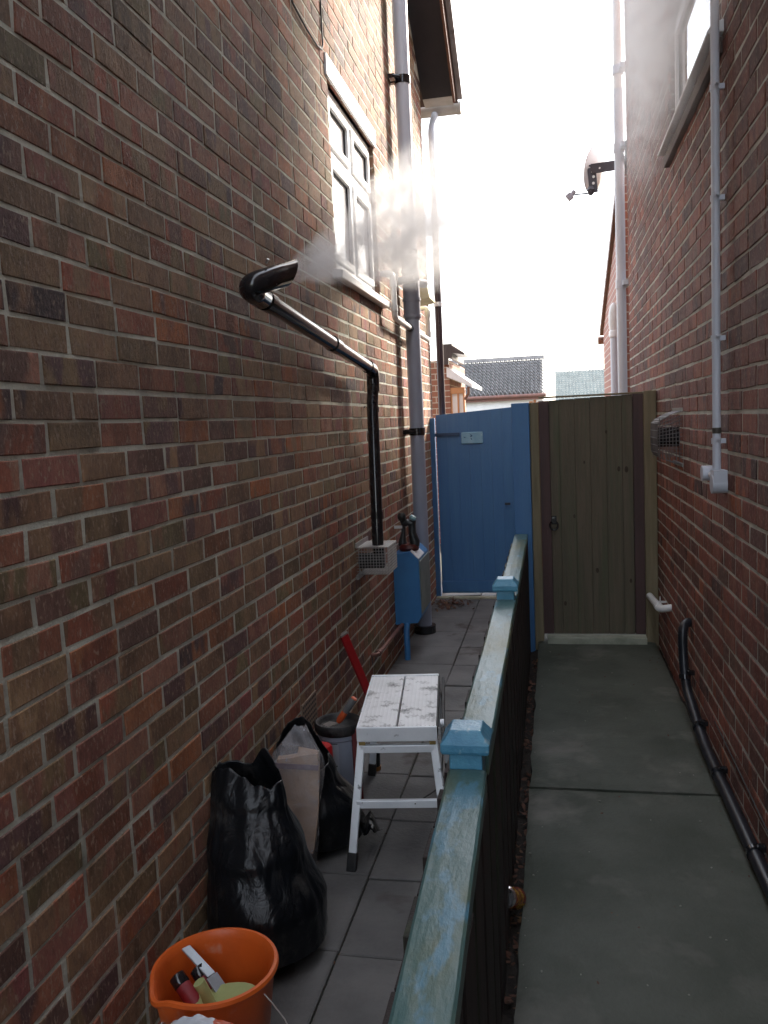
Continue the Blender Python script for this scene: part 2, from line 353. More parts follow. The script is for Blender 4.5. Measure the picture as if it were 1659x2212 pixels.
def conc(y0, y1):
    nx, ny = 26, int((y1 - y0) / .05)
    def fn(u, v):
        x = -.128 + u * .740; y = y0 + v * (y1 - y0)
        ex = .008 * mnoise.noise((0, y * 6, 3)) * (1 if u in (0, 1) else 0) + .006 * mnoise.noise((5, y * 31, 3)) * (1 if u in (0, 1) else 0)
        ey = (.006 * mnoise.noise((x * 20, y, 9))) if v in (0, 1) else 0
        return (x + ex, y + ey, .16 + .004 * mnoise.noise((x * 3, y * 2, 0)) + (-.006 if (u in (0, 1) or v in (0, 1)) else 0))
    g.grid(fn, nx, ny)
    for x in (-.128, .612): g.add([(x, y0, .155), (x, y1, .155), (x, y1, -.02), (x, y0, -.02)], [(0, 1, 2, 3)])
    for y in (y0, y1): g.add([(-.128, y, .156), (.612, y, .156), (.612, y, -.02), (-.128, y, -.02)], [(0, 1, 2, 3)])
conc(-2.6, 3.266); conc(3.278, 5.46); conc(5.47, 8.8)
tag(g.build('concrete_path', CONC, smooth=True), kind='structure')
SOIL = mat('dark_soil', (.014, .011, .009), (.026, .019, .014), scale=25, rough=.95, bump=1, bscale=70)
g = MB()
g.grid(lambda u, v: (-.235 + u * .12, -2.6 + v * 8.05, .108 + .02 * mnoise.noise((u * 3, v * 90, 2))), 6, 160)
g.grid(lambda u, v: (.605 + u * .05, -2.6 + v * 8.05, .118 + .015 * mnoise.noise((u * 3, v * 90, 7))), 4, 160)
tag(g.build('soil_strip', SOIL, smooth=True), kind='structure')

# ================================================================== LEFT HOUSE
LX = -1.11
def lz(y): return min(5.109 + (7.244 - y) * .69, 5.109 + (7.244 - 3.2) * .69 - (3.2 - y) * .69) if y < 3.2 else 5.109 + (7.244 - y) * .69
W0, W1, WZ0, WZ1 = 4.42, 5.56, 2.42, 3.435
hl = thing('brick_house', (LX, 3.2, 0), 'brown brick house with white framed window and sloping dark eave, left of the passage', 'house')
br = brickwork(LX, 1, .3, 7.85, 1.6037, -.02, lambda y: lz(y) - .01, [(W0, W1, WZ0, WZ1)], 1.805, PAL_L, 3)
mo = MB(); mx_ = LX - .0002
ys = [-2.6, -1, .3, 1.5, 3.2, W0, W1, 6.5, 7.85]
for i in range(len(ys) - 1):
    a, b = ys[i], ys[i + 1]
    if a == W0:
        mo.add([(mx_, a, -.05), (mx_, b, -.05), (mx_, b, WZ0), (mx_, a, WZ0)], [(0, 1, 2, 3)])
        mo.add([(mx_, a, WZ1), (mx_, b, WZ1), (mx_, b, lz(b)), (mx_, a, lz(a))], [(0, 1, 2, 3)])
    else:
        mo.cur = 1 if b <= .3 else 0
        mo.add([(mx_ + (.003 if b <= .3 else 0), a, -.05), (mx_ + (.003 if b <= .3 else 0), b, -.05), (mx_, b, lz(b)), (mx_, a, lz(a))], [(0, 1, 2, 3)])
mo.cur = 1
mo.add([(LX - .001, 7.849, -.05), (-9, 7.849, -.05), (-9, 7.849, lz(7.85)), (LX - .001, 7.849, lz(7.85))], [(0, 1, 2, 3)])   # rear elevation
mo.add([(LX - .001, -2.6, -.05), (-9, -2.6, -.05), (-9, -2.6, lz(-2.6)), (LX - .001, -2.6, lz(-2.6))], [(0, 1, 2, 3)])
for (y0, z0, y1, z1) in ((W0, WZ0, W0, WZ1), (W1, WZ0, W1, WZ1)):                                       # brick reveals
    mo.add([(LX - .002, y0, z0), (LX - .16, y0, z0), (LX - .16, y1, z1), (LX - .002, y1, z1)], [(0, 1, 2, 3)])
mo.add([(LX - .002, W0, WZ1), (LX - .16, W0, WZ1), (LX - .16, W1, WZ1), (LX - .002, W1, WZ1)], [(0, 1, 2, 3)])
mo.add([(LX - .002, W0, WZ0), (LX - .16, W0, WZ0), (LX - .16, W1, WZ0), (LX - .002, W1, WZ0)], [(0, 1, 2, 3)])
wall_object('wall', br, mo, [B_L, MORT, PB_L], hl)
# roof and sloping verge
def roofpt(y, up=0): return (y, lz(y) + up)
rf = MB()
for (ya, yb) in ((8.16, 3.2), (3.2, -3.0)):
    za, zb = lz(ya), lz(yb)
    rf.add([(x, y, z + d) for d in (.10, .19) for (x, y, z) in ((-.80, ya, za), (-.80, yb, zb), (-9, yb, zb), (-9, ya, za))],
           [(0, 1, 2, 3), (4, 5, 6, 7), (0, 1, 5, 4), (1, 2, 6, 5), (2, 3, 7, 6), (3, 0, 4, 7)])
rf.build('roof', TILE, hl)
sf = MB()
for (ya, yb) in ((8.0, 3.2), (3.2, -2.9)):
    za, zb = lz(ya), lz(yb)
    sf.add([(x, y, z + d) for d in (.0, .02) for (x, y, z) in ((LX + .001, ya, za), (LX + .001, yb, zb), (-.835, yb, zb), (-.835, ya, za))],
           [(0, 1, 2, 3), (4, 5, 6, 7), (0, 1, 5, 4), (1, 2, 6, 5), (2, 3, 7, 6), (3, 0, 4, 7)])
sf.build('soffit', SOFFIT, hl)
bb = MB()
for (ya, yb) in ((8.03, 3.2), (3.2, -2.95)):
    za, zb = lz(ya), lz(yb)
    bb.add([(x, y, z + d) for x in (-.835, -.812) for (y, z, d) in ((ya, za, -.03), (yb, zb, -.03), (yb, zb, .095), (ya, za, .095))],
           [(0, 1, 2, 3), (4, 5, 6, 7), (0, 1, 5, 4), (1, 2, 6, 5), (2, 3, 7, 6), (3, 0, 4, 7)])
bb.build('bargeboard', FASCIA, hl, bevel=.003)
vc = MB()
k = 0; y = 8.0
while y > 3.2:
    z = lz(y); vc.box(-.02, .075, -.175, .175, -.02, .012, R=Matrix.Rotation(-atan2(.69, 1), 3, 'X'), at=(-.83, y, z + .115 + .01)); y -= .26
vc.build('verge_tiles', mat('verge_tile_grey', (.26, .25, .25), (.2, .19, .19), rough=.8, bump=.5), hl)
eb = MB(); eb.prism([(8.0, 4.59), (8.02, 4.585), (8.16, 4.565), (8.16, 4.62), (8.02, 4.72), (8.0, 4.72)], 'x', -1.11, -.84)
eb.build('eave_box', LEADG, hl, bevel=.004)
gt = MB(); gt.tube([(-9, 8.24, 4.56), (-.82, 8.24, 4.56)], .055, 14); gt.tube([(-.819, 8.24, 4.56), (-.78, 8.24, 4.56)], .06, 14)
gt.build('gutter', LEADG, hl, smooth=True)
# lintel, sill, window
lt = MB(); lt.box(LX - .15, LX + .014, 4.375, 5.60, WZ1, 3.545); lt.build('lintel', WHITE, hl, bevel=.004)
si = MB(); si.prism([(-1.27, 2.42), (-1.055, 2.405), (-1.05, 2.445), (-1.27, 2.475)], 'y', 4.33, 5.65); si.build('sill', WHITE, hl, bevel=.004)
# window made of frame (> glazing beads), panes
FX = LX - .028
def frame_bars(mb, y0, y1, z0, z1, wdt, x0, x1):
    mb.box(x0, x1, y0, y1, z0, z0 + wdt); mb.box(x0, x1, y0, y1, z1 - wdt, z1)
    mb.box(x0, x1, y0, y0 + wdt, z0 + wdt, z1 - wdt); mb.box(x0, x1, y1 - wdt, y1, z0 + wdt, z1 - wdt)
def window(name, root, xf, d, y0, y1, z0, z1, ysplit, zsplit):
    """xf: outer face, d: direction into the wall (-1 left house, +1 right house)"""
    def X(a): return (min(xf + d * a[0], xf + d * a[1]), max(xf + d * a[0], xf + d * a[1]))
    f = MB(); frame_bars(f, y0, y1, z0, z1, .05, *X((.0, .07)))
    for yy in ysplit: f.box(*X((.002, .068)), yy - .032, yy + .032, z0 + .05, z1 - .05)
    edges_y = [y0 + .05] + [q for yy in ysplit for q in (yy - .032, yy + .032)] + [y1 - .05]
    cells = []
    for i in range(0, len(edges_y), 2):
        ya, yb = edges_y[i], edges_y[i + 1]; zs = [z0 + .05]
        for zz in zsplit: f.box(*X((.004, .066)), ya, yb, zz - .03, zz + .03); zs += [zz - .03, zz + .03]
        zs.append(z1 - .05)
        for j in range(0, len(zs), 2): cells.append((ya, yb, zs[j], zs[j + 1]))
    fo = f.build(name, UPVC, root, bevel=.004)
    for (ya, yb, za, zb) in cells:
        s = MB(); frame_bars(s, ya + .004, yb - .004, za + .004, zb - .004, .042, *X((-.012, .05)))
        so_ = s.build('casement', UPVC, root, bevel=.006, parent=fo)
        k_ = MB(); frame_bars(k_, ya + .046, yb - .046, za + .046, zb - .046, .007, *X((.004, .02))); k_.build('gasket', GASKET, root, parent=fo)
        p = MB(); p.box(*X((.012, .030)), ya + .05, yb - .05, za + .05, zb - .05); p.build('pane', GLASS, root, parent=fo)
    return fo
window('window', hl, FX, -1, W0 + .004, W1 - .004, WZ0 + .055, WZ1 - .003, [4.99], [3.09])
ab = MB(); ab.box(LX, LX + .006, 3.39, 3.61, .285, .43)
ab.cur = 1
for i in range(9):
    for j in range(6): ab.box(LX + .0055, LX + .0075, 3.40 + i * .023, 3.41 + i * .023, .295 + j * .023, .305 + j * .023)
ab.build('air_brick', [mat('buff_clay', (.27, .2, .15), (.2, .15, .12), rough=.85, bump=.5), BLACKR], hl)
done(hl)

# ================================================================== RIGHT HOUSE
RX = .64; RV = [3.60, 4.86, 3.055, 3.66]; RH = 6.3
hr = thing('brick_house', (RX, 2.5, 0), 'dark red brick house with small high window, right of the passage', 'house')
br = brickwork(RX, -1, 1.6, 7.38, .0482, -.02, lambda y: RH - .02, [tuple(RV)], .06, PAL_R, 9)
mo = MB(); mx_ = RX + .0002; ys = [-2.6, 1.6, RV[0], RV[1], 7.38]
for i in range(4):
    a, b = ys[i], ys[i + 1]; mo.cur = 1 if b <= 1.6 else 0
    if i == 2:
        mo.add([(mx_, a, -.05), (mx_, b, -.05), (mx_, b, RV[2]), (mx_, a, RV[2])], [(0, 1, 2, 3)]); mo.add([(mx_, a, RV[3]), (mx_, b, RV[3]), (mx_, b, RH), (mx_, a, RH)], [(0, 1, 2, 3)])
    else: mo.add([(mx_, a, -.05), (mx_, b, -.05), (mx_, b, RH), (mx_, a, RH)], [(0, 1, 2, 3)])
mo.cur = 1
for yy in (7.379, -2.6): mo.add([(RX + .001, yy, -.05), (8, yy, -.05), (8, yy, RH), (RX + .001, yy, RH)], [(0, 1, 2, 3)])
for yy in RV[:2]: mo.add([(RX + .002, yy, RV[2]), (RX + .16, yy, RV[2]), (RX + .16, yy, RV[3]), (RX + .002, yy, RV[3])], [(0, 1, 2, 3)])
for zz in RV[2:]: mo.add([(RX + .002, RV[0], zz), (RX + .16, RV[0], zz), (RX + .16, RV[1], zz), (RX + .002, RV[1], zz)], [(0, 1, 2, 3)])
wall_object('wall', br, mo, [B_R, MORT_R, PB_R], hr)
rf = MB()
rf.add([(x, y, z + d) for d in (0, .12) for (x, y, z) in ((RX - .05, -2.9, RH), (RX - .05, 7.6, RH), (4.5, 7.6, RH + 2.6), (4.5, -2.9, RH + 2.6))],
       [(0, 1, 2, 3), (4, 5, 6, 7), (0, 1, 5, 4), (1, 2, 6, 5), (2, 3, 7, 6), (3, 0, 4, 7)])
rf.add([(x, y, z + d) for d in (0, .12) for (x, y, z) in ((4.5, -2.9, RH + 2.6), (4.5, 7.6, RH + 2.6), (8.4, 7.6, RH), (8.4, -2.9, RH))],
       [(0, 1, 2, 3), (4, 5, 6, 7), (0, 1, 5, 4), (1, 2, 6, 5), (2, 3, 7, 6), (3, 0, 4, 7)])
rf.build('roof', TILE, hr)
si = MB(); si.prism([(RX + .10, 3.058), (RX - .040, 3.028), (RX - .062, 2.996), (RX - .058, 2.990), (RX + .10, 3.0)], 'y', 3.38, 4.86); si.build('sill', WHITE, hr, bevel=.003)
ss = MB(); ss.box(RX - .030, RX + .05, 3.40, 4.85, 2.925, 2.985); ss.build('sub_sill', mat('sub_sill_clay', (.10, .065, .055), (.08, .055, .05), rough=.8, bump=.3), hr, bevel=.004)
window('window', hr, RX + .035, 1, RV[0] + .004, RV[1] - .004, RV[2] + .006, RV[3] - .004, [], [])
done(hr)

# ================================================================== PIPES ON THE LEFT HOUSE
def ring(mb, c, ax, r, h, n=20):
    a = Vector(c); d = Vector(ax).normalized(); mb.tube([a - d * h / 2, a + d * h / 2], r, n)
sp = thing('soil_pipe', (-1.02, 6.33, 0), 'tall thick grey soil pipe on brown brick wall beside blue meter box', 'pipe')
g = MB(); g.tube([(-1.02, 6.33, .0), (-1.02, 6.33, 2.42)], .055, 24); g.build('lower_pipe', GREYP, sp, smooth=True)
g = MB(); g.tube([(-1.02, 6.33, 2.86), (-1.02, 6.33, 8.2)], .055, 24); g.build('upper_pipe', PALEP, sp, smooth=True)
g = MB(); g.tube([(-1.02, 6.33, 2.40), (-1.02, 6.33, 2.43), (-1.02, 6.33, 2.86), (-1.02, 6.33, 2.88)], [.057, .064, .064, .057], 24)
g.tube([(-1.10, 6.30, 2.69), (-.955, 6.20, 2.69)], .030, 14); g.tube([(-1.02, 6.33, 2.68), (-.93, 6.45, 2.68)], .032, 14)
for z in (2.43, 2.55, 2.76, 2.86): ring(g, (-1.02, 6.33, z), (0, 0, 1), .070, .022)
g.build('branch_fitting', mat('dark_grey_plastic', (.17, .18, .22), (.14, .15, .18), rough=.45, bump=.05), sp, smooth=True)
for z in (4.12, 2.885, 1.565):
    g = MB(); ring(g, (-1.02, 6.33, z), (0, 0, 1), .0605, .055); g.box(-1.112, -1.05, 6.29, 6.33, z - .02, z + .02); g.box(-1.108, -1.06, 6.21, 6.29, z - .015, z + .015)
    g.tube([(-1.075, 6.21, z), (-1.03, 6.24, z)], .012, 8)
    g.build('bracket', BLACKP, sp, smooth=True)
g = MB(); ring(g, (-1.02, 6.33, .03), (0, 0, 1), .085, .06); g.build('base_collar', BLACKP, sp, smooth=True)
done(sp)
wp = thing('waste_pipe', (-1.05, 5.74, 2.4), 'thin white waste pipe bending from brick wall into near side of grey soil pipe', 'pipe', 'white waste pipes by the soil pipe')
P = [(-1.12, 5.62, 2.635)] + arc((-1.12, 5.62, 2.635), (-1.035, 5.66, 2.635), (-1.035, 5.68, 2.36), .03) + arc((-1.035, 5.66, 2.635), (-1.035, 5.68, 2.35), (-1.03, 6.28, 2.335), .03) + [(-1.03, 6.28, 2.335)]
g = MB(); g.tube(P, .0205, 14); g.build('bent_pipe', WHITE, wp, smooth=True)
for (c, ax, h) in (((-1.035, 5.665, 2.57), (0, 0, 1), .04), ((-1.035, 5.672, 2.41), (0, 0, 1), .04), ((-1.07, 5.643, 2.635), (.09, .04, 0), .03)):
    g = MB(); ring(g, c, ax, .0245, h); g.build('socket', WHITE, wp, smooth=True)
g = MB(); ring(g, (-1.03, 6.25, 2.336), (0, 1, 0), .027, .05); g.build('clamp_ring', BLACKP, wp, smooth=True)
done(wp)
wp2 = thing('waste_pipe', (-1.05, 7.2, 2.4), 'thin white waste pipe behind soil pipe, under cream vent cowl', 'pipe', 'white waste pipes by the soil pipe')
P = [(-1.12, 7.22, 2.60)] + arc((-1.12, 7.22, 2.60), (-1.03, 7.22, 2.60), (-1.03, 7.22, 2.33), .03) + arc((-1.03, 7.22, 2.6), (-1.03, 7.22, 2.33), (-1.02, 6.4, 2.33), .03) + [(-1.02, 6.38, 2.33)]
g = MB(); g.tube(P, .0205, 14); g.build('bent_pipe', WHITE, wp2, smooth=True)
for zs in (2.38, 2.55):
    g = MB(); ring(g, (-1.03, 7.22, zs), (0, 0, 1), .025, .05); g.build('socket', WHITE, wp2, smooth=True)
done(wp2)
CREAM = mat('cream_plastic', (.6, .57, .36), (.5, .47, .3), rough=.5, bump=.1)
vc = thing('vent_cowl', (LX, 7.0, 2.6), 'cream angled vent cowl on brick wall beyond grey soil pipe', 'vent')
g = MB(); g.prism([(LX, 2.80), (-.965, 2.74), (-.945, 2.62), (LX, 2.60)], 'y', 6.78, 7.12); g.build('hood', CREAM, vc, bevel=.008)
g = MB(); g.box(LX, LX + .012, 6.75, 7.15, 2.57, 2.83); g.build('back_plate', CREAM, vc, bevel=.003); done(vc)
dp = thing('rainwater_pipe', (-1.06, 7.93, 0), 'dark brown rainwater downpipe at far corner of the left house', 'pipe')
g = MB(); g.tube([(-1.03, 7.93, 0), (-1.03, 7.93, 3.45)], .034, 18); g.build('lower_pipe', mat('aubergine_brown_plastic', (.035, .022, .028), (.045, .03, .035), rough=.4, bump=.04), dp, smooth=True)
g = MB(); g.tube([(-1.03, 7.93, 3.45), (-1.03, 7.93, 4.25)] + arc((-1.03, 7.93, 4.25), (-1.03, 7.95, 4.3), (-1.03, 8.22, 4.52), .04) + [(-1.03, 8.22, 4.52)], .034, 18); g.build('upper_pipe', PALEP, dp, smooth=True)
g = MB(); ring(g, (-1.03, 7.93, 2.72), (0, 0, 1), .041, .04); g.box(-1.03, -1.02, 7.85, 7.93, 2.705, 2.735); g.build('bracket', WHITE, dp, smooth=True); done(dp)

# boiler flue with its long offset pipe
fl = thing('boiler_flue', (-1.0, 4.63, .9), 'black boiler flue pipe running along brick wall, steam leaving its slanted mouth', 'flue pipe')
A, B, Cc = Vector((-1.0, 4.63, .90)), Vector((-1.0, 4.715, 1.945)), Vector((-1.0, 2.74, 2.112))
E_ = Vector((-.893, 2.885, 2.178))
g = MB(); g.tube([A, Vector((-1.0, 4.66, 1.75)), Vector((-1.0, 4.705, 1.87))], .033, 22); g.build('vertical_pipe', BLACKP, fl, smooth=True)
g = MB(); g.tube([Vector((-1.0, 4.70, 1.82))] + arc((-1.0, 4.70, 1.82), B, Cc, .07, 8) + [B.lerp(Cc, .07)], .037, 22); g.build('elbow', BLACKP, fl, smooth=True)
g = MB(); g.tube([B.lerp(Cc, .05), B.lerp(Cc, .5)], .033, 22); g.tube([B.lerp(Cc, .5), B.lerp(Cc, .95)], .0335, 22); g.build('sloping_pipe', BLACKP, fl, smooth=True)
for (c, ax, r, h) in ((B.lerp(Cc, .43), Cc - B, .038, .09), (B.lerp(Cc, .90), Cc - B, .038, .06), ((-1.0, 4.64, 1.12), (0, .03, 1), .036, .04), ((-1.0, 4.668, 1.72), (0, .05, 1), .036, .03)):
    g = MB(); ring(g, c, ax, r, h); g.build('joint_collar', BLACKP, fl, smooth=True)
g = MB(); d2 = (E_ - Cc).normalized()
pth = [B.lerp(Cc, .93)] + arc(B.lerp(Cc, .93), Cc + Vector((0, -.02, .005)), E_, .075, 8) + [E_]
g.tube(pth, .0385, 24, caps=False); n0 = len(g.v) - 24                     # slanted open mouth
rq = d2.cross(Vector((0, 0, 1))).normalized(); uq = rq.cross(d2)
for i in range(n0, len(g.v)):
    v = Vector(g.v[i]); g.v[i] = tuple(v + d2 * (v - E_).dot(uq) * .9)
g.build('terminal', BLACKP, fl, smooth=True, solid=.004)
for c in ((-.945, 2.79, 2.202), (-.925, 2.80, 2.122), (-1.045, 4.64, 1.73)):
    g = MB(); g.tube([Vector(c), Vector(c) + Vector((.010, -.008, .010))], .005, 8); g.build('screw', STEEL, fl)
done(fl)
cg = thing('wire_guard', (LX, 4.65, .68), 'square wire mesh guard round the foot of black flue pipe', 'flue guard')
g = MB(); x0, x1, y0, y1, z0, z1 = LX, -.925, 4.54, 4.80, .795, .950
def wires(axis, a0, a1, b0, b1, c, st):
    k = a0
    while k <= a1 + 1e-6:
        p = {'x': ((c, k, b0), (c, k, b1)), 'y': ((k, c, b0), (k, c, b1)), 'z': ((k, b0, c), (k, b1, c))}[axis]; g.tube(p, .0015, 5); k += st
    k = b0
    while k <= b1 + 1e-6:
        p = {'x': ((c, a0, k), (c, a1, k)), 'y': ((a0, c, k), (a1, c, k)), 'z': ((a0, k, c), (a1, k, c))}[axis]; g.tube(p, .0015, 5); k += st
st = .0166
wires('x', y0, y1, z0, z1, x1, st); wires('y', x0, x1, z0, z1, y0, st); wires('y', x0, x1, z0, z1, y1, st); wires('z', x0, x1, y0, y1, z0, st); wires('z', x0, x1, y0, y1, z1, st)
g.build('mesh', mat('zinc_wire', (.40, .39, .38), (.28, .27, .26), rough=.4, metal=.6), cg)
for zf in (.768, .950):
    g = MB(); g.box(LX, LX + .012, 4.52, 4.82, zf, zf + .026); g.build('flange', mat('zinc_plate', (.42, .4, .38), (.3, .28, .26), rough=.4, metal=.6, bump=.1), cg)
g = MB(); g.tube([(LX, 4.63, .86), (-.97, 4.63, .86)], .045, 18); g.build('wall_collar', BLACKR, cg, smooth=True); done(cg)

cb = MB(); cb.tube([(-1.104, 3.74, 3.60), (-1.10, 3.83, 3.53), (-1.098, 4.03, 3.51), (-1.10, 4.22, 3.512), (-1.098, 4.30, 3.525), (-1.10, 4.335, 3.56), (-1.102, 4.34, 3.66), (-1.104, 4.36, 4.1), (-1.104, 4.36, 5.6)], .005, 8)
cb.tube([(-1.104, 3.74, 3.60), (-1.104, 3.6, 3.75), (-1.104, 3.55, 4.2), (-1.104, 3.55, 5.4)], .005, 8)
tag(cb.build('cable', BLACKR, smooth=True), 'black cable looping down brick wall to the window corner', 'cable')

# meter box, ornament, gas pipes
mbx = thing('meter_box', (-1.02, 5.6, .2), 'blue painted gas meter box on brick wall with sloped top corner', 'meter box')
prof = [(-1.11, .735), (-.985, .752), (-.930, .698), (-.924, .300), (-.950, .252), (-1.11, .238)]
g = MB(); g.prism(prof, 'y', 5.6, 6.05); g.build('body', BLUEB, mbx, bevel=.006)
dfr = Vector((.014, 0, -.30)).normalized()
g = MB(); g.box(-.929, -.921, 5.615, 6.035, .315, .685); g.build('door', mat('grey_green_paint', (.16, .19, .17), (.11, .14, .13), scale=5, rough=.5, bump=.1), mbx, bevel=.002)
g = MB(); g.add([(x, y, z + d) for d in (.003, .008) for (x, y, z) in ((-.984, 5.602, .752), (-.984, 5.86, .752), (-.929, 5.86, .698), (-.929, 5.602, .698))], [(0, 1, 2, 3), (7, 6, 5, 4), (0, 4, 5, 1), (1, 5, 6, 2), (2, 6, 7, 3), (3, 7, 4, 0)])
g.build('label_plate', WHITE, mbx)  # white sheet painted in as the bright highlight on the sloped top
g = MB(); g.tube([(-1.03, 5.62, .245), (-1.03, 5.58, .2), (-1.03, 5.575, .0)], .021, 16); g.build('inlet_pipe', BLUEB, mbx, smooth=True); done(mbx)
go = thing('gas_pipe', (-1.08, 5.1, .2), 'short dull copper pipe low on brick wall under the blue meter box', 'pipe')
COPP = mat('dull_copper', (.24, .12, .09), (.17, .09, .075), rough=.5, metal=.4, bump=.1)
g = MB(); g.tube([(-1.125, 4.80, .255)] + arc((-1.125, 4.80, .255), (-1.072, 4.80, .255), (-1.072, 5.5, .235), .02) + [(-1.072, 5.5, .235), (-1.06, 5.64, .242)], .013, 12); g.build('tube', COPP, go, smooth=True)
g = MB(); ring(g, (-1.072, 4.86, .254), (0, 1, 0), .018, .05); g.build('elbow_sleeve', COPP, go, smooth=True); done(go)
orn = thing('garden_ornament', (-1.01, 5.72, .745), 'dark two-stemmed ornament with red foot standing on blue meter box', 'ornament')
ORN = mat('dark_bronze_glaze', (.016, .020, .022), (.03, .034, .034), scale=15, rough=.3, bump=.3, bscale=40)
g = MB(); g.lathe([(.0, 0), (.066, 0), (.072, .02), (.060, .045), (.0, .05)], (-1.012, 5.72, .747), 24); g.build('foot', mat('dark_red_glaze', (.10, .012, .010), (.05, .012, .01), rough=.35, bump=.1), orn, smooth=True)
g = MB()
g.tube([(-1.055, 5.72, .785), (-1.058, 5.72, .81), (-1.048, 5.72, .87), (-1.045, 5.72, .93), (-1.05, 5.72, .965)], [.034, .028, .015, .016, .024], 14)
g.tube([(-.972, 5.72, .78), (-.970, 5.72, .81), (-.985, 5.72, .87), (-.985, 5.72, .93), (-.98, 5.72, .96)], [.036, .036, .028, .026, .026], 14)
g.tube([(-1.045, 5.715, .93), (-1.015, 5.71, .945), (-.985, 5.715, .935)], [.02, .024, .024], 14)
g.lathe([(0, -.03), (.02, -.026), (.03, -.01), (.03, .01), (.02, .026), (0, .03)], (-1.055, 5.715, .985), 14); g.build('stems', ORN, orn, smooth=True)
g = MB(); g.lathe([(0, -.02), (.02, -.015), (.027, 0), (.02, .015), (0, .02)], (-.975, 5.71, .975), 14, R=Matrix.Rotation(.6, 3, 'Y')); g.build('pale_cap', mat('pale_blue_glaze', (.25, .42, .46), rough=.3), orn, smooth=True)
g = MB(); g.box(-1.115, -1.05, 5.69, 5.694, .905, .925, ); g.build('tag_strip', WHITE, orn); done(orn)

# ================================================================== FENCE
fe = thing('rail_fence', (-.2, 3.0, .1), 'low dark fence with worn blue rail and capped posts between the two paths', 'fence')
def rail_x(y): return -.170 - .022 * min(max((y - .9) / .9, 0), 1) - .019 * max(0, (y - 1.8)) / 3.6
g = MB(); y = -1.6; k = 0
while y < 5.42:
    wd = min(random.uniform(.095, .125), 5.425 - y); xx = rail_x(y) + .012
    g.box(xx + (.007 if k % 2 else 0), xx + .012 + (.007 if k % 2 else 0), y - (.012 if k % 2 else 0), y + wd + (.012 if k % 2 else 0), .10 + random.uniform(-.012, .01), .8425); y += wd; k += 1
g.build('outer_boards', DARKW, fe, bevel=.002)
posts = [-.05, 1.775, 3.49]
segs = [(-1.6, -.05), (.0, 1.735), (1.815, 3.45), (3.53, 5.42)]
for (ya, yb) in segs:
    g = MB(); n = max(4, int((yb - ya) / .08))
    def fn(u, v, ya=ya, yb=yb):
        y = ya + v * (yb - ya); c = rail_x(y) - .010 + .002 * mnoise.noise((y * 2, 0, 1)); wob = .0012 * mnoise.noise((y * 9, u * 8, 2))
        q = [(-.040, -.045), (.040, -.045), (.042, -.040), (.042, -.004), (.037, 0), (.015, .001), (-.015, .001), (-.037, 0), (-.042, -.004), (-.042, -.040)][int(round(u * 10)) % 10]
        return (c + q[0] + wob, y, .886 + q[1] + wob)
    g.grid(fn, 10, n, closed_u=True); m_ = len(g.v); g.f += [tuple(range(10)), tuple(range(m_ - 10, m_))]; g.mi += [0, 0]
    g.build('top_rail', RAILP, fe)
    g = MB(); k = 0; y = ya
    while y < yb - .02:
        wd = min(.12, yb - y); xx = rail_x(y + .06) + .004 + (.006 if k % 2 else 0)
        g.box(xx - .075, xx - .062, y + .003, y + wd - .003, .02, .842); y += wd; k += 1
    g.build('boards', DARKW, fe, bevel=.002)
for y in posts:
    x = rail_x(y) - .012
    g = MB(); g.box(x - .036, x + .023, y - .037, y + .037, .0, .845); g.box(x - .036, x + .036, y - .037, y + .037, .8452, .925); po = g.build('post', CAPP, fe, bevel=.003)
    g = MB()
    g.add([(x + sx * a, y + sy * a, z) for (a, z) in ((.050, .922), (.053, .930), (.053, .945), (.040, .962), (.034, .972)) for sx, sy in ((-1, -1), (1, -1), (1, 1), (-1, 1))],
          [(i * 4 + k, i * 4 + (k + 1) % 4, i * 4 + 4 + (k + 1) % 4, i * 4 + 4 + k) for i in range(4) for k in range(4)] + [(3, 2, 1, 0), (16, 17, 18, 19)])
    g.build('post_cap', CAPP, fe, bevel=.003, parent=po)
done(fe)

# ================================================================== GATES
gp = MB(); gp.box(-.262, -.150, 5.43, 5.535, .02, 1.728)
tag(gp.build('gate_post', BLUE, bevel=.004), 'tall square blue post at fence end between blue gate and green wooden gate', 'post', 'posts of the gates')
bgt = thing('garden_gate', (-.6, 7.65, 0), 'tall blue boarded gate closing the left path', 'gate', 'gates across the two paths')
g = MB(); x = -1.055; k = 0
while x < -.20:
    yy = 7.65 + (.0012 if k % 2 else 0); zt = 1.69 + .062 * (x + 1.055); zu = zt + .0062
    g.add([(x + .0002, yy, .035), (x + .0998, yy, .035), (x + .0998, 7.668, .035), (x + .0002, 7.668, .035), (x + .0002, yy, zt), (x + .0998, yy, zu), (x + .0998, 7.668, zu), (x + .0002, 7.668, zt)], [(3, 2, 1, 0), (4, 5, 6, 7), (0, 1, 5, 4), (1, 2, 6, 5), (2, 3, 7, 6), (3, 0, 4, 7)]); x += .1; k += 1
g.build('boards', BLUE, bgt, bevel=.0007)
g = MB(); g.box(-1.055, -.21, 7.6695, 7.675, .04, 1.68); g.build('backing', BLUE, bgt)
g = MB(); g.box(-1.11, -1.068, 7.62, 7.70, .0, 1.665); g.build('hinge_post', BLUE, bgt, bevel=.003)
g = MB(); g.box(-1.055, -.30, 7.632, 7.649, .05, .15); g.build('bottom_board', BLUE, bgt, bevel=.003)
g = MB(); g.box(-1.11, -.84, 7.634, 7.650, 1.495, 1.525); g.build('strap_hinge', mat('blue_black_iron', (.016, .05, .12), (.012, .03, .07), rough=.5, bump=.2), bgt, bevel=.002)
g = MB(); g.box(-.45, -.40, 7.632, 7.650, .85, .87); g.build('latch', mat('dark_iron', (.02, .03, .05), rough=.5), bgt)
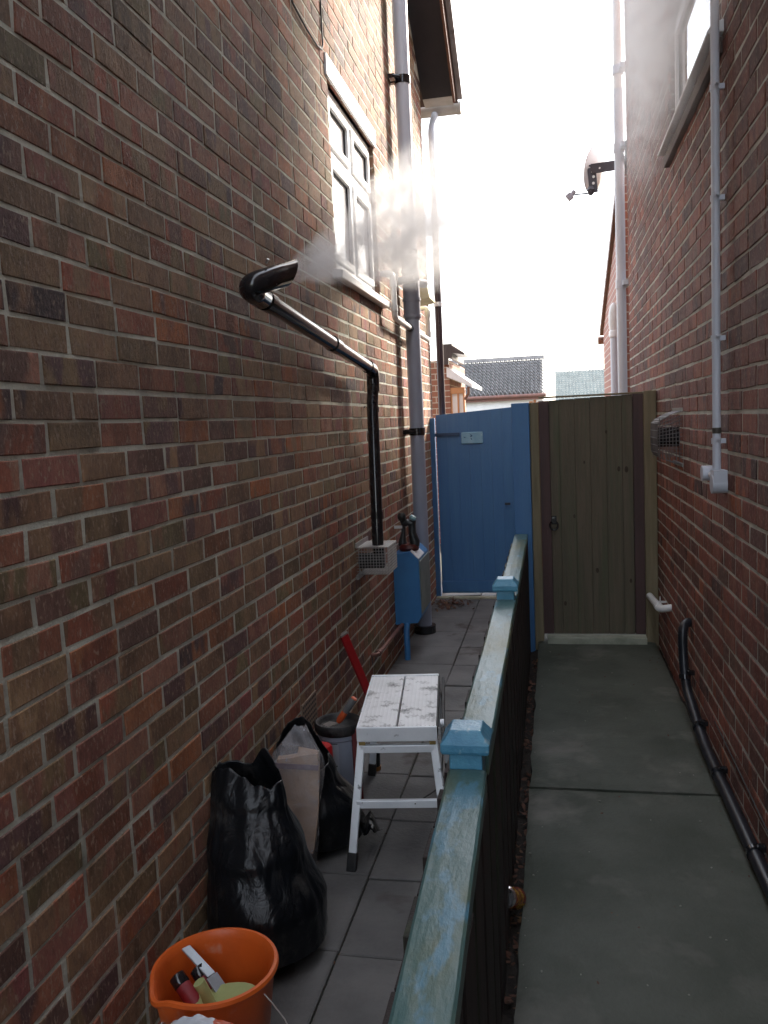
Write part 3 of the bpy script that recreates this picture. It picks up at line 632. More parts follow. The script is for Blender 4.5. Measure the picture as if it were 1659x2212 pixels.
g = MB(); g.box(-.825, -.628, 7.633, 7.6495, 1.418, 1.525); pl = g.build('plaque', mat('faded_plaque', (.22, .42, .56), (.16, .34, .5), scale=14, rough=.45, bump=.05, c3=(.36, .5, .58), s3=9, lo3=.55, hi3=.7), bgt, bevel=.012)
for pts in (((-.752, 1.520), (-.742, 1.505), (-.728, 1.499), (-.722, 1.488), (-.735, 1.478), (-.747, 1.484), (-.738, 1.492)), ((-.742, 1.474), (-.732, 1.470), (-.726, 1.452), (-.736, 1.456)), ((-.805, 1.484), (-.79, 1.482), (-.781, 1.474), (-.797, 1.474))):
    g = MB(); g.add([(x, 7.632, z) for (x, z) in pts], [tuple(range(len(pts)))]); g.build('plaque_mark', mat('plaque_ink', (.03, .10, .2), rough=.6, bump=0), bgt, parent=pl)
done(bgt)
th = MB(); th.box(-1.1, -.22, 7.55, 7.62, -.01, .012); tag(th.build('door_sill', mat('pale_sill_stone', (.36, .34, .25), (.25, .25, .18), rough=.8, bump=.3)), 'pale strip of stone under the blue gate', 'sill')

ggt = thing('garden_gate', (.23, 5.55, .2), 'green wooden boarded gate with red-brown edge strips closing the right path', 'gate', 'gates across the two paths')
g = MB(); x = -.026; k = 0
wds = [.062, .098, .096, .10, .098, .066]
for wd in wds: g.box(x + .0006, x + wd - .0006, 5.556 + (.002 if k % 2 else 0), 5.575, .195, 1.738 + .012 * k / 5); x += wd; k += 1
g.build('boards', OLIVE, ggt, bevel=.002)
g = MB(); g.box(-.03, .50, 5.579, 5.585, .2, 1.735); g.build('backing', OLIVE, ggt)
KNOT = mat('dark_knot', (.042, .028, .016), (.03, .02, .012), scale=40, rough=.8, bump=.3)
for (kx, kz, kr) in ((.405, 1.28, .013), (.452, 1.275, .016), (.12, .98, .010), (.26, .62, .013), (.33, 1.52, .009), (.05, .40, .012), (.19, 1.33, .008), (.47, .55, .011)):
    g = MB(); g.prism([(kx + kr * .75 * cos(a), kz + kr * 1.3 * sin(a)) for a in [2 * pi * i / 14 for i in range(14)]], 'y', 5.5553, 5.562); g.build('knot', KNOT, ggt)
for (xa, xb, zt) in ((-.092, -.027, 1.736), (.495, .557, 1.752)):
    g = MB(); g.box(xa, xb, 5.535, 5.575, .2, zt); g.build('edge_strip', STILE, ggt, bevel=.003)  # edge strips darker and redder than the boards
g = MB(); g.box(-.092, .557, 5.545, 5.585, 1.752, 1.764); g.build('top_capping', POSTW, ggt, bevel=.003)
g = MB(); rr_ = [(.026 * cos(a), 0, .03 * sin(a)) for a in [2 * pi * i / 18 for i in range(19)]]
g.tube([Vector(p) + Vector((-.012, 5.528, .925)) for p in rr_], .006, 8, caps=False); g.tube([(-.012, 5.556, .957), (-.012, 5.522, .957)], .018, 12); g.box(-.030, .006, 5.549, 5.555, .93, .985)
g.build('ring_handle', BLACKP, ggt, smooth=True); done(ggt)
for (xa, xb, zt, lb) in ((-.149, -.093, 1.728, 'slim weathered wooden post between tall blue post and green gate'), (.558, .634, 1.768, 'weathered wooden gate post against the right brick wall')):
    g = MB(); g.box(xa, xb, 5.50, 5.58, .02, zt); tag(g.build('gate_post', POSTW, bevel=.004), lb, 'post', 'posts of the gates')
th = MB(); th.box(-.07, .556, 5.44, 5.53, .10, .20); tag(th.build('door_sill', mat('pale_sill_concrete', (.30, .31, .25), (.20, .22, .17), scale=9, rough=.8, bump=.4), bevel=.006), 'pale concrete step under the green wooden gate', 'sill')

# ================================================================== STEP STOOL
st_ = thing('step_stool', (-.645, 3.28, 0), 'silver folding step platform with scuffed top standing on the slabs', 'step stool')
RZ = Matrix.Rotation(radians(7), 3, 'Z'); AT = (-.640, 3.28, 0)
def SP(p): return RZ @ Vector(p) + Vector(AT)
HT = .512; hw, hl_ = .147, .32
for s in (-1, 1):
    g = MB(); x0, x1 = (-hw, -.004) if s < 0 else (.004, hw)
    g.box(x0, x1, -hl_, hl_ - .02, HT - .03, HT - .002, R=RZ, at=AT)
    for i in range(9):
        xx = x0 + .008 + i * (x1 - x0 - .016) / 8; g.box(xx - .0035, xx + .0035, -hl_ + .004, hl_ - .024, HT - .003, HT, R=RZ, at=AT)
    g.build('tread_plank', ALUT, st_, bevel=.001)
g = MB(); g.box(-hw - .004, hw + .004, -hl_ - .012, -hl_ - .001, HT - .055, HT + .001, R=RZ, at=AT); g.build('front_rail', ALU, st_, bevel=.003)
g = MB(); g.box(-hw - .004, hw + .004, hl_ - .018, hl_, HT - .055, HT + .003, R=RZ, at=AT); g.build('back_rail', ALU, st_, bevel=.003)
for s in (-1, 1):
    g = MB(); g.box(s * (hw + .003) - .003, s * (hw + .003) + .003, -hl_, hl_, HT - .05, HT - .004, R=RZ, at=AT); g.build('side_rail', ALU if s < 0 else BLACKR, st_, bevel=.002)
def leg(sx, sy):
    a = SP((sx * .136, sy * (hl_ - .012), HT - .06)); b = SP((sx * .178, sy * (hl_ + .09), .055)); c = SP((sx * .184, sy * (hl_ + .103), .0))
    g = MB(); g.bar(a, b, .030, .018, up=(0, 1, 0)); l = g.build('leg', ALU, st_, bevel=.003)
    g = MB(); g.bar(b + (a - b).normalized() * .01, c, .036, .025, up=(0, 1, 0)); g.build('rubber_foot', BLACKR, st_, bevel=.003, parent=l)
    g = MB(); g.box(-.012, .012, -.004, .004, -.008, .008, R=RZ, at=SP((sx * .132, sy * (hl_ + .006), HT - .06))); g.build('hinge_clip', mat('brass_clip', (.35, .25, .09), rough=.4, metal=.6), st_, parent=l)
for sx in (-1, 1):
    for sy in (-1, 1): leg(sx, sy)
for sy in (-1, 1):
    for z in (.425, .232):
        t = (HT - .06 - z) / (HT - .06 - .055); hx = .136 + .042 * t; yy = sy * (hl_ - .012 + .102 * t)
        g = MB(); g.bar(SP((-hx, yy, z)), SP((hx, yy, z)), .02, .03); g.build('rung', ALU, st_, bevel=.003)
g = MB(); g.tube([SP((.06, -hl_ - .055, .235)), SP((.15, -.02, .14)), SP((.165, hl_ - .05, .28))], .003, 6)
g.build('stay_cable', BLACKR, st_)
g = MB(); g.tube([SP((hw + .012, -.16, HT - .05)), SP((hw + .028, -.16, HT - .05))], .016, 12); g.build('latch_knob', ALU, st_, smooth=True)
g = MB(); g.bar(SP((hw + .022, -.24, HT - .12)), SP((hw + .022, .30, HT - .03)), .012, .05); g.build('folding_brace', BLACKR, st_, bevel=.003); done(st_)

# ================================================================== RUBBISH BAGS
def bag_mat():
    M = bpy.data.materials.new('black_bin_liner'); M.use_nodes = True; t = M.node_tree; L = t.links.new; p = t.nodes['Principled BSDF']
    tc = node(t, 'ShaderNodeTexCoord'); mp = node(t, 'ShaderNodeMapping'); mp.inputs['Scale'].default_value = (1, 1, .6); L(tc.outputs['Object'], mp.inputs[0])
    n1 = node(t, 'ShaderNodeTexNoise'); setin(n1, Scale=13, Detail=5, Roughness=.55, Distortion=1.5); L(mp.outputs[0], n1.inputs['Vector'])
    v = node(t, 'ShaderNodeTexVoronoi', feature='DISTANCE_TO_EDGE'); setin(v, Scale=9); L(mp.outputs[0], v.inputs['Vector'])
    ad = node(t, 'ShaderNodeMath', operation='ADD'); L(n1.outputs[0], ad.inputs[0]); L(v.outputs['Distance'], ad.inputs[1])
    b = node(t, 'ShaderNodeBump'); b.inputs['Strength'].default_value = .4; b.inputs['Distance'].default_value = .02; L(ad.outputs[0], b.inputs['Height']); L(b.outputs[0], p.inputs['Normal'])
    d = node(t, 'ShaderNodeTexNoise'); setin(d, Scale=9, Detail=9, Roughness=.75); L(tc.outputs['Object'], d.inputs['Vector'])
    mr = node(t, 'ShaderNodeMapRange'); mr.inputs[1].default_value = .54; mr.inputs[2].default_value = .76; mr.inputs[4].default_value = .55; L(d.outputs[0], mr.inputs[0])
    mc = node(t, 'ShaderNodeMix', data_type='RGBA'); mc.inputs[6].default_value = (.006, .007, .009, 1); mc.inputs[7].default_value = (.11, .10, .09, 1); L(mr.outputs[0], mc.inputs[0]); L(mc.outputs[2], p.inputs['Base Color'])
    rg = node(t, 'ShaderNodeMapRange'); rg.inputs[3].default_value = .30; p.inputs['Specular IOR Level'].default_value = .4; rg.inputs[4].default_value = .75; L(mr.outputs[0], rg.inputs[0]); L(rg.outputs[0], p.inputs['Roughness'])
    return M
BAG = bag_mat()
def lerp_prof(pr, z):
    for i in range(len(pr) - 1):
        if pr[i][0] <= z <= pr[i + 1][0]:
            t = (z - pr[i][0]) / (pr[i + 1][0] - pr[i][0]); t = t * t * (3 - 2 * t)
            return [a + (b - a) * t for a, b in zip(pr[i], pr[i + 1])]
    return pr[-1] if z > pr[-1][0] else pr[0]
def bag(mb, prof, ztop, seed, nu=110, nv=80, amp=.011, xmin=LX + .008):
    """prof: (z, cx, cy, rx, ry); crumpled with ridged noise folds"""
    zmin = .004
    def fn(u, v):
        th = u * 2 * pi; zt = ztop(th); z = zmin + v * (zt - zmin)
        _, cx, cy, rx, ry = lerp_prof(prof, z)
        base = min(1, v * 9) ** .5
        q = Vector((cos(th) * 1.3, sin(th) * 1.3, z * 2.2 + seed))
        rid = 1 - abs(mnoise.noise(q * 1.9)) * 2; rid2 = 1 - abs(mnoise.noise(q * 4.5 + Vector((4, 2, 9)))) * 2
        n = mnoise.noise(q * .9) * 1.5 + rid * .5 + rid2 * .5 
        k = base * (1 + amp * 4.2 * n)
        x = max(cx + rx * k * cos(th), xmin + .004 * mnoise.noise(q * 6))
        return (x, cy + ry * k * sin(th), max(.003, z + .012 * mnoise.noise(q * 3) * v))
    mb.grid(fn, nu, nv, closed_u=True)
    return mb
g = MB()
bag(g, [(0, -.915, 2.35, .18, .185), (.15, -.922, 2.37, .183, .195), (.32, -.955, 2.39, .150, .15), (.46, -.985, 2.42, .122, .075), (.60, -1.0, 2.44, .108, .026)],
    lambda th: .560 + .075 * math.exp(-((th - .95) / .38) ** 2) - .035 * max(0, cos(th + .35)) + .008 * sin(th * 3 + 1), 3.1, amp=.010)
fb = g.build('rubbish_bag', BAG, smooth=True, solid=.002)
tag(fb, 'open black rubbish bag slumped against the brick wall beside orange bucket', 'rubbish bag', 'black rubbish bags by the brick wall')
g = MB()
bag(g, [(0, -.93, 3.05, .15, .165), (.14, -.935, 3.05, .15, .165), (.28, -.985, 3.05, .108, .14), (.40, -1.01, 3.04, .085, .12), (.56, -1.02, 3.04, .08, .11)],
    lambda th: .37 + .09 * max(0, cos(th - 2.2)) - .05 * max(0, cos(th + .6)) + .012 * sin(th * 3 + 2) + .006 * sin(8 * th), 8.7)
# a loose corner of plastic lying towards the stool
g.grid(lambda u, v: (-.79 + u * .09 + .01 * mnoise.noise((u * 5, v * 4, 2)), 2.98 + v * .16 - .05 * u + .01 * mnoise.noise((u * 5, v * 4, 7)), .10 - .06 * u * v + .03 * sin(u * 9 + v * 4) * (1 - u * .5) + .02 * (1 - abs(v - .5) * 2)), 16, 14)
tag(g.build('rubbish_bag', BAG, smooth=True, solid=.002), 'black rubbish bag holding wrapped cardboard, beside the silver step stool', 'rubbish bag', 'black rubbish bags by the brick wall')
# wrapped packaging
pk = thing('wrapped_package', (-.96, 2.72, .1), 'brown cardboard in clear plastic film sticking out of a black bag', 'package')
RP = Euler((radians(-14), radians(7), radians(14))).to_matrix()
g = MB()
def cardf(u, v):
    th = u * 2 * pi; z = v * .36; sq = max(abs(cos(th)), abs(sin(th))) ** .92
    k = (1 + .05 * mnoise.noise((cos(th) * 2, sin(th) * 2, z * 8))) * (1 if 0 < v < 1 else .02) * (1 - .12 * v)
    return RP @ Vector((.082 * cos(th) / sq * k + .012 * sin(z * 9), .055 * sin(th) / sq * k, min(max(z, .008), .352) + .02 * cos(th) * v)) + Vector((-.955, 2.70, .13))
g.grid(cardf, 64, 22, closed_u=True)
g.build('cardboard', mat('wet_cardboard', (.36, .25, .175), (.27, .185, .135), scale=6, rough=.75, bump=.2), pk, smooth=True)
def film_mat():
    M = bpy.data.materials.new('clear_film'); M.use_nodes = True; t = M.node_tree; L = t.links.new
    p = t.nodes['Principled BSDF']; out = t.nodes['Material Output']
    p.inputs['Base Color'].default_value = (.75, .74, .78, 1); p.inputs['Roughness'].default_value = .18
    tr = node(t, 'ShaderNodeBsdfTransparent'); mx = node(t, 'ShaderNodeMixShader')
    tc = node(t, 'ShaderNodeTexCoord'); n1 = node(t, 'ShaderNodeTexNoise'); setin(n1, Scale=11, Detail=7, Distortion=2.2); L(tc.outputs['Object'], n1.inputs['Vector'])
    mr = node(t, 'ShaderNodeMapRange'); mr.inputs[1].default_value = .4; mr.inputs[2].default_value = .75; mr.inputs[3].default_value = .10; mr.inputs[4].default_value = .42; L(n1.outputs[0], mr.inputs[0])
    b = node(t, 'ShaderNodeBump'); b.inputs['Strength'].default_value = .7; b.inputs['Distance'].default_value = .015; L(n1.outputs[0], b.inputs['Height']); L(b.outputs[0], p.inputs['Normal'])
    L(mr.outputs[0], mx.inputs[0]); L(tr.outputs[0], mx.inputs[1]); L(p.outputs[0], mx.inputs[2]); L(mx.outputs[0], out.inputs[0]); return M
FILM = film_mat()
g = MB()
def filmf(u, v):
    th = u * 2 * pi; z = -.02 + v * .47; sq = max(abs(cos(th)), abs(sin(th)))
    k = 1 + .10 * mnoise.noise((cos(th) * 2, sin(th) * 2, z * 9)); tp = 1 if v < .76 else 1 - (v - .76) * 3.3
    q = Vector((.094 * cos(th) / sq ** .7 * k * tp, .060 * sin(th) / sq ** .7 * k * tp, z + .015 * mnoise.noise((th, z * 5, 1))))
    return RP @ q + Vector((-.955, 2.70, .13))
g.grid(filmf, 60, 40, closed_u=True); g.build('plastic_film', FILM, pk, smooth=True)
g = MB(); g.box(-.078, .078, -.0565, -.050, .300, .318, R=RP, at=(-.955, 2.70, .13)); g.build('tape_band', mat('purple_tape', (.16, .10, .12), rough=.4), pk); done(pk)

# ================================================================== TUB, BOTTLE, TOOLS BY THE WALL
tb = thing('plastic_tub', (-.97, 3.50, 0), 'grey plastic tub with dark dirty lid standing behind red capped bottle', 'tub')
TUBM = mat('tub_grey', (.30, .33, .40), (.25, .28, .34), scale=5, rough=.45, bump=.06)
g = MB(); g.lathe([(.0, .0), (.082, 0), (.086, .01), (.092, .255), (.097, .26), (.097, .285)], (-.975, 3.50, .004), 40); g.build('body', TUBM, tb, smooth=True)
g = MB(); g.lathe([(.0, .292), (.07, .292), (.085, .300), (.092, .318), (.102, .325), (.107, .318), (.107, .290), (.101, .280), (.096, .280)], (-.975, 3.50, .004), 40); g.build('lid', mat('dirty_black_lid', (.015, .015, .016), (.06, .055, .05), scale=11, rough=.55, bump=.4, lo=.5, hi=.72), tb, smooth=True)
for (a0, a1, z0, z1, mm) in ((-2.25, -1.35, .07, .25, TUBM),):
    g = MB()
    g.grid(lambda u, v: (-.975 + .0925 * cos(a0 + u * (a1 - a0)), 3.50 + .0925 * sin(a0 + u * (a1 - a0)), z0 + v * (z1 - z0)), 14, 2); g.build('label', mat('tub_label', (.46, .49, .55), (.4, .43, .49), rough=.5, bump=.02), tb, smooth=True)
for (aa, ab_, za, zb) in ((-1.85, -1.45, .150, .156), (-1.60, -1.48, .095, .12), (-2.2, -1.4, .066, .069), (-2.2, -1.4, .252, .255)):
    g = MB(); g.grid(lambda u, v: (-.975 + .0935 * cos(aa + u * (ab_ - aa)), 3.50 + .0935 * sin(aa + u * (ab_ - aa)), za + v * (zb - za)), 10, 2); g.build('label_print', BLACKR, tb)
done(tb)
tw = thing('trowel', (-.95, 3.47, .33), 'hand trowel with grey and orange grip lying on the dark tub lid', 'trowel')
a_, b_ = Vector((-.962, 3.45, .338)), Vector((-.884, 3.46, .447))
g = MB(); g.tube([a_.lerp(b_, .0), a_.lerp(b_, .12), a_.lerp(b_, .42)], [.010, .0155, .0145], 14); g.build('orange_collar', mat('orange_grip', (.72, .12, .03), (.6, .1, .03), rough=.45, bump=.05), tw, smooth=True)
g = MB(); g.tube([a_.lerp(b_, .42), a_.lerp(b_, .6), a_.lerp(b_, .92), a_.lerp(b_, .97)], [.0145, .0155, .016, .011], 14); g.build('grey_grip', mat('grey_grip', (.13, .13, .13), rough=.6), tw, smooth=True)
g = MB(); g.tube([a_.lerp(b_, .96), a_.lerp(b_, 1.0)], [.0145, .011], 14); g.build('end_cap', MATS['orange_grip'], tw, smooth=True)
g = MB(); g.add([Vector((-.955, 3.45, .335)), Vector((-1.0, 3.42, .326)), Vector((-1.035, 3.445, .328)), Vector((-1.01, 3.48, .33)), Vector((-.955, 3.45, .331)), Vector((-1.0, 3.42, .322)), Vector((-1.035, 3.445, .324)), Vector((-1.01, 3.48, .326))], [(0, 1, 2, 3), (7, 6, 5, 4), (0, 4, 5, 1), (1, 5, 6, 2), (2, 6, 7, 3), (3, 7, 4, 0)]); g.build('blade', STEEL, tw); done(tw)
bt = thing('bottle', (-.992, 3.27, 0), 'amber plastic bottle with big red cap beside the grey tub', 'bottle')
g = MB(); g.lathe([(0, 0), (.040, 0), (.044, .008), (.044, .165), (.036, .19), (.03, .20), (.03, .225)], (-.995, 3.27, .004), 28); g.build('body', mat('amber_plastic', (.30, .14, .015), (.22, .09, .012), scale=14, rough=.3, bump=.03, c3=(.05, .03, .02), s3=24, lo3=.5, hi3=.6), bt, smooth=True)
g = MB(); g.lathe([(.034, .225), (.050, .226), (.0515, .232), (.0505, .292), (.044, .302), (0, .304)], (-.995, 3.27, .0), 28); g.build('cap', mat('red_cap_plastic', (.55, .016, .018), (.45, .014, .016), rough=.4, bump=.03), bt, smooth=True)
g = MB(); g.box(-.985, -.962, 3.224, 3.230, .196, .216); g.build('blue_tab', mat('blue_tab', (.03, .1, .4), rough=.4), bt); done(bt)
rd = thing('red_handled_tool', (-1.05, 4.2, 0), 'long red handled tool leaning against brick wall behind the step stool', 'tool')
REDP = mat('red_handle_paint', (.40, .012, .016), (.30, .012, .014), scale=12, rough=.4, bump=.1)
p0, p1 = Vector((-1.094, 4.12, .555)), Vector((-1.005, 4.28, .165)); p2 = p1 + (p1 - p0) * .4
g = MB(); g.bar(p0, p1, .022, .045, up=(1, 1, 0)); g.build('handle', REDP, rd, bevel=.006)
g = MB(); g.bar(p1, p1.lerp(p2, .3), .024, .042, up=(1, 1, 0)); g.build('steel_ferrule', STEEL, rd, bevel=.003)
g = MB(); g.bar(p1.lerp(p2, .3), p2, .03, .07, up=(1, 1, 0)); g.build('head', REDP, rd, bevel=.006)
g = MB(); g.bar(p0 + (p0 - p1).normalized() * .012, p0, .024, .047, up=(1, 1, 0)); g.build('end_cap', STEEL, rd, bevel=.003); done(rd)
rs = MB(); rs.box(-.018, .018, -.008, .008, 0, .31, R=Euler((radians(-8), 0, radians(20))).to_matrix(), at=(-.872, 3.41, .004))
tag(rs.build('red_board', mat('dull_red_board', (.16, .02, .022), (.11, .018, .018), rough=.6, bump=.1), bevel=.004), 'dull red board standing between grey tub and step stool', 'board')

cc = thing('canister', (-.87, 3.72, 0), 'small black canister with orange base on slabs under the step stool', 'canister')
g = MB(); g.lathe([(0, .02), (.026, .02), (.027, .10), (.02, .115), (.012, .12), (.012, .135), (0, .136)], (-.872, 3.74, 0), 20); g.build('body', BLACKP, cc, smooth=True)
g = MB(); g.lathe([(0, .001), (.028, .001), (.029, .02), (0, .021)], (-.872, 3.74, 0), 20); g.build('base', mat('orange_base', (.35, .14, .03), rough=.5), cc, smooth=True); done(cc)

# ================================================================== BUCKET
bk = thing('bucket', (-.865, 1.835, 0), 'round orange builder bucket with pouring lip, tools inside', 'bucket')
ORG = mat('orange_plastic', (.74, .135, .020), (.62, .11, .018), scale=6, rough=.42, bump=.08, c3=(.66, .40, .28), s3=8, lo3=.60, hi3=.80)
def rimmod(th):   # pouring lip towards the lower left of the picture
    return 1 + .07 * math.exp(-((th + 2.25) / .22) ** 2)
BC = Vector((-.866, 1.835, .0)); g = MB()
prof = [(.0, .006), (.105, .004), (.112, .012), (.146, .285), (.147, .291), (.155, .293), (.158, .300), (.155, .308), (.147, .309), (.141, .300), (.139, .285), (.106, .018), (0, .014)]
n = 72
def bf(u, v):
    i = int(round(v * (len(prof) - 1))); r, z = prof[i]; th = u * 2 * pi - pi
    k = 1 + (rimmod(th) - 1) * max(0, (z - .2) / .1); k *= 1 + .012 * sin(2 * th + .5) * (z / .3)
    return BC + Vector((r * k * cos(th), r * k * sin(th), z - .016 * (rimmod(th) - 1) / .07 * (1 if z > .28 else 0)))
g.grid(bf, n, len(prof), closed_u=True); g.build('tub', ORG, bk, smooth=True)
g = MB(); hp = [(BC + Vector((.158 * cos(t), .158 * sin(t), .285 - .05 * sin((t + .55) / 1.3 * pi)))) for t in [-.55 + 1.3 * i / 14 for i in range(15)]]
hp = [BC + Vector((.150, -.06, .286)), BC + Vector((.175, -.075, .276)), BC + Vector((.215, -.105, .262)), BC + Vector((.225, -.115, .256))]
g.tube(hp, .0016, 6); g.build('wire_handle', STEEL, bk); done(bk)
# things in the bucket
sh = thing('shears', (-.93, 1.83, .15), 'two red and black tool grips lying inside the orange bucket', 'tool')
for (dx, dy) in ((0, 0), (.040, .036)):
    a = Vector((-.978 + dx, 1.845 + dy, .258)); b = Vector((-.872 + dx, 1.79 + dy, .175))
    g = MB(); g.tube([a.lerp(b, .18), a.lerp(b, .5), b], [.0195, .0205, .016], 12); hd = g.build('grip', mat('dark_red_grip', (.25, .018, .024), (.18, .014, .02), scale=20, rough=.5, bump=.15), sh, smooth=True)
    g = MB(); g.tube([a - (b - a).normalized() * .003, a, a.lerp(b, .18), a.lerp(b, .2)], [.015, .0205, .021, .019], 12); g.build('grip_end', BLACKP, sh, smooth=True, parent=hd)
g = MB(); g.tube([(-.872, 1.79, .175), (-.83, 1.76, .05)], .008, 8); g.tube([(-.832, 1.826, .175), (-.83, 1.76, .05)], .008, 8); g.build('jaws', STEEL, sh); done(sh)
fl_ = thing('plaster_float', (-.82, 1.78, .14), 'pale green plaster float with upright handle inside the orange bucket', 'float')
LIME = mat('pale_lime_plastic', (.42, .47, .20), (.34, .38, .17), scale=6, rough=.45, bump=.05)
RF = Euler((radians(8), radians(-10), radians(18))).to_matrix()
g = MB(); g.prism([(.105 * cos(a), .070 * sin(a)) for a in [2 * pi * i / 28 for i in range(28)]], 'z', 0, .007)
g.v = [tuple(RF @ Vector(v) + Vector((-.842, 1.792, .222))) for v in g.v]; g.build('plate', LIME, fl_, bevel=.002)
g = MB(); g.tube([RF @ Vector((-.015, .0, .0)) + Vector((-.842, 1.792, .222)), RF @ Vector((-.022, .004, .055)) + Vector((-.842, 1.792, .222)), RF @ Vector((-.03, .008, .085)) + Vector((-.842, 1.792, .222))], [.017, .014, .015], 12); g.build('handle', LIME, fl_, smooth=True); done(fl_)
sp_ = thing('spatula', (-.87, 1.85, .2), 'bent grey metal spatula resting on green float in the orange bucket', 'spatula')
SPM = mat('dull_grey_metal', (.40, .44, .48), (.3, .33, .36), scale=8, rough=.4, metal=.5, bump=.05)
g = MB(); g.bar((-.985, 1.915, .292), (-.890, 1.862, .256), .025, .006); g.build('handle', SPM, sp_, bevel=.002)
g = MB(); g.bar((-.890, 1.862, .256), (-.835, 1.835, .212), .034, .004); g.build('blade', SPM, sp_, bevel=.001); done(sp_)
gb = MB(); gb.grid(lambda u, v: (-.90 + u * .15, 1.80 + v * .10, .085 + .05 * sin(u * 3) * sin(v * 3) + .015 * mnoise.noise((u * 6, v * 6, 1))), 20, 16)
tag(gb.build('dark_rag', mat('charcoal_cloth', (.03, .032, .04), rough=.9, bump=.3), smooth=True, solid=.004), 'crumpled charcoal rag at the bottom of the orange bucket', 'rag')
# printed plaster bag in front of the bucket
pb = thing('plaster_bag', (-.86, 1.60, 0), 'white and orange printed plaster bag at the foot of the bucket', 'bag')
PBW = mat('white_bag_film', (.66, .68, .72), (.55, .57, .62), scale=9, rough=.3, bump=.3, bscale=22); PBO = mat('orange_bag_print', (.55, .09, .03), (.45, .07, .03), scale=9, rough=.3, bump=.3, bscale=22)
def pbf(u, v):
    x = -.93 + u * .27; y = 1.53 + v * .145; h = .345 * (sin(pi * min(max(v, .02), .98)) ** .45) * (sin(pi * min(max(u, .03), .97)) ** .16)
    return (x + .006 * mnoise.noise((u * 9, v * 9, 4)), y, .004 + h + .02 * mnoise.noise((u * 5, v * 4, 1)) * (h > .05) + .008 * mnoise.noise((u * 14, v * 12, 3)) * (h > .05))
g = MB(); g.grid(pbf, 60, 36)
for i, f in enumerate(g.f):
    c = sum((Vector(g.v[q]) for q in f), Vector()) / len(f)
    g.mi[i] = 1 if (c.y > 1.612 and c.x < -.86) or (-.765 < c.x < -.71 and c.y > 1.58) or c.y < 1.56 else 0
g.build('film', [PBW, PBO], pb, smooth=True)
g = MB(); g.grid(lambda u, v: (-.955 + u * .03, 1.63 + v * .06, .16 + .10 * u + .02 * sin(v * 4)), 8, 8); g.build('torn_corner', PBW, pb, smooth=True, solid=.002); done(pb)

# ================================================================== RIGHT WALL FITTINGS
cp = thing('conduit_pipe', (.605, 3.38, 1.3), 'thin pale grey vertical conduit on the right brick wall', 'conduit')
g = MB(); g.tube([(.606, 3.37, 1.40), (.606, 3.39, 6.2)], .0155, 16); g.build('tube', PALEP, cp, smooth=True)
for z in (1.515, 1.90, 2.41, 2.80):
    g = MB(); ring(g, (.606, 3.38, z), (0, 0, 1), .018, .022); g.box(.615, .640, 3.365, 3.385, z - .009, z + .009); g.tube([(.612, 3.352, z + .006), (.600, 3.345, z + .006)], .006, 8); g.build('clip', PALEP, cp, smooth=True)
g = MB(); ring(g, (.606, 3.37, 1.555), (0, 0, 1), .0162, .022); g.build('tape', mat('brown_tape', (.05, .045, .035), rough=.6), cp, smooth=True); done(cp)
jb = thing('junction_box', (.61, 3.4, 1.34), 'round pale grey junction box at the foot of the conduit', 'junction box')
g = MB(); g.tube([(.640, 3.365, 1.352), (.585, 3.365, 1.352)], .036, 24); g.box(.588, .637, 3.33, 3.40, 1.355, 1.405); g.build('body', PALEP, jb, smooth=True)
g = MB(); g.tube([(.640, 3.50, 1.385), (.572, 3.50, 1.385)], .030, 24); g.build('lamp_sensor', PALEP, jb, smooth=True)
g = MB(); g.tube([(.60, 3.38, 1.37), (.60, 3.49, 1.385)], .009, 10); g.build('link_tube', WHITE, jb, smooth=True); done(jb)
gr = thing('wire_guard', (RX, 4.65, 1.5), 'curved wire cage over dark flue outlet on right wall beside gate post', 'flue guard')
g = MB()
def cage_pt(a, y):  # profile sweeping from the wall out and back
    P_ = [(0, 1.635), (.05, 1.620), (.105, 1.592), (.120, 1.575), (.124, 1.50), (.120, 1.425), (.105, 1.40), (.05, 1.374), (0, 1.362)]
    t = a / pi * 8; i = min(int(t), 7); f = t - i
    return (RX - (P_[i][0] * (1 - f) + P_[i + 1][0] * f), y, P_[i][1] * (1 - f) + P_[i + 1][1] * f)
ny = 15; na = 16
for j in range(ny):
    y = 4.46 + j * .30 / (ny - 1); g.tube([cage_pt(pi * i / na, y) for i in range(na + 1)], .0016, 5)
for i in range(0, na + 1): g.tube([cage_pt(pi * i / na, 4.46), cage_pt(pi * i / na, 4.76)], .0016, 5)
for y in (4.46, 4.76):
    for i in range(1, 12): g.tube([(RX - .002, y, 1.375 + i * .0215), (RX - .120, y, 1.41 + i * .0145)], .0016, 5)
    for i in range(1, 8): g.tube([(RX - i * .016, y, 1.385), (RX - i * .016, y, 1.605)], .0016, 5)
g.build('mesh', mat('dull_wire', (.16, .15, .15), (.10, .095, .095), rough=.5, metal=.4), gr)
g = MB(); g.tube([(RX, 4.61, 1.50), (RX - .10, 4.61, 1.50)], .052, 22); g.build('outlet', BLACKP, gr, smooth=True)
for zf in (1.35, 1.63):
    g = MB(); g.box(RX - .006, RX, 4.44, 4.78, zf, zf + .02); g.build('flange', STEEL, gr)
done(gr)
ov = thing('overflow_pipe', (.6, 5.0, .48), 'short white plastic overflow elbow low on the right brick wall', 'pipe')
P = [(.645, 4.93, .515)] + arc((.645, 4.93, .515), (.578, 4.93, .505), (.578, 5.45, .47), .035) + [(.575, 5.46, .47)]
g = MB(); g.tube(P, .021, 16); g.build('tube', WHITE, ov, smooth=True)
g = MB(); ring(g, (.578, 5.02, .50), (0, 1, -.07), .025, .07); g.build('socket', WHITE, ov, smooth=True)
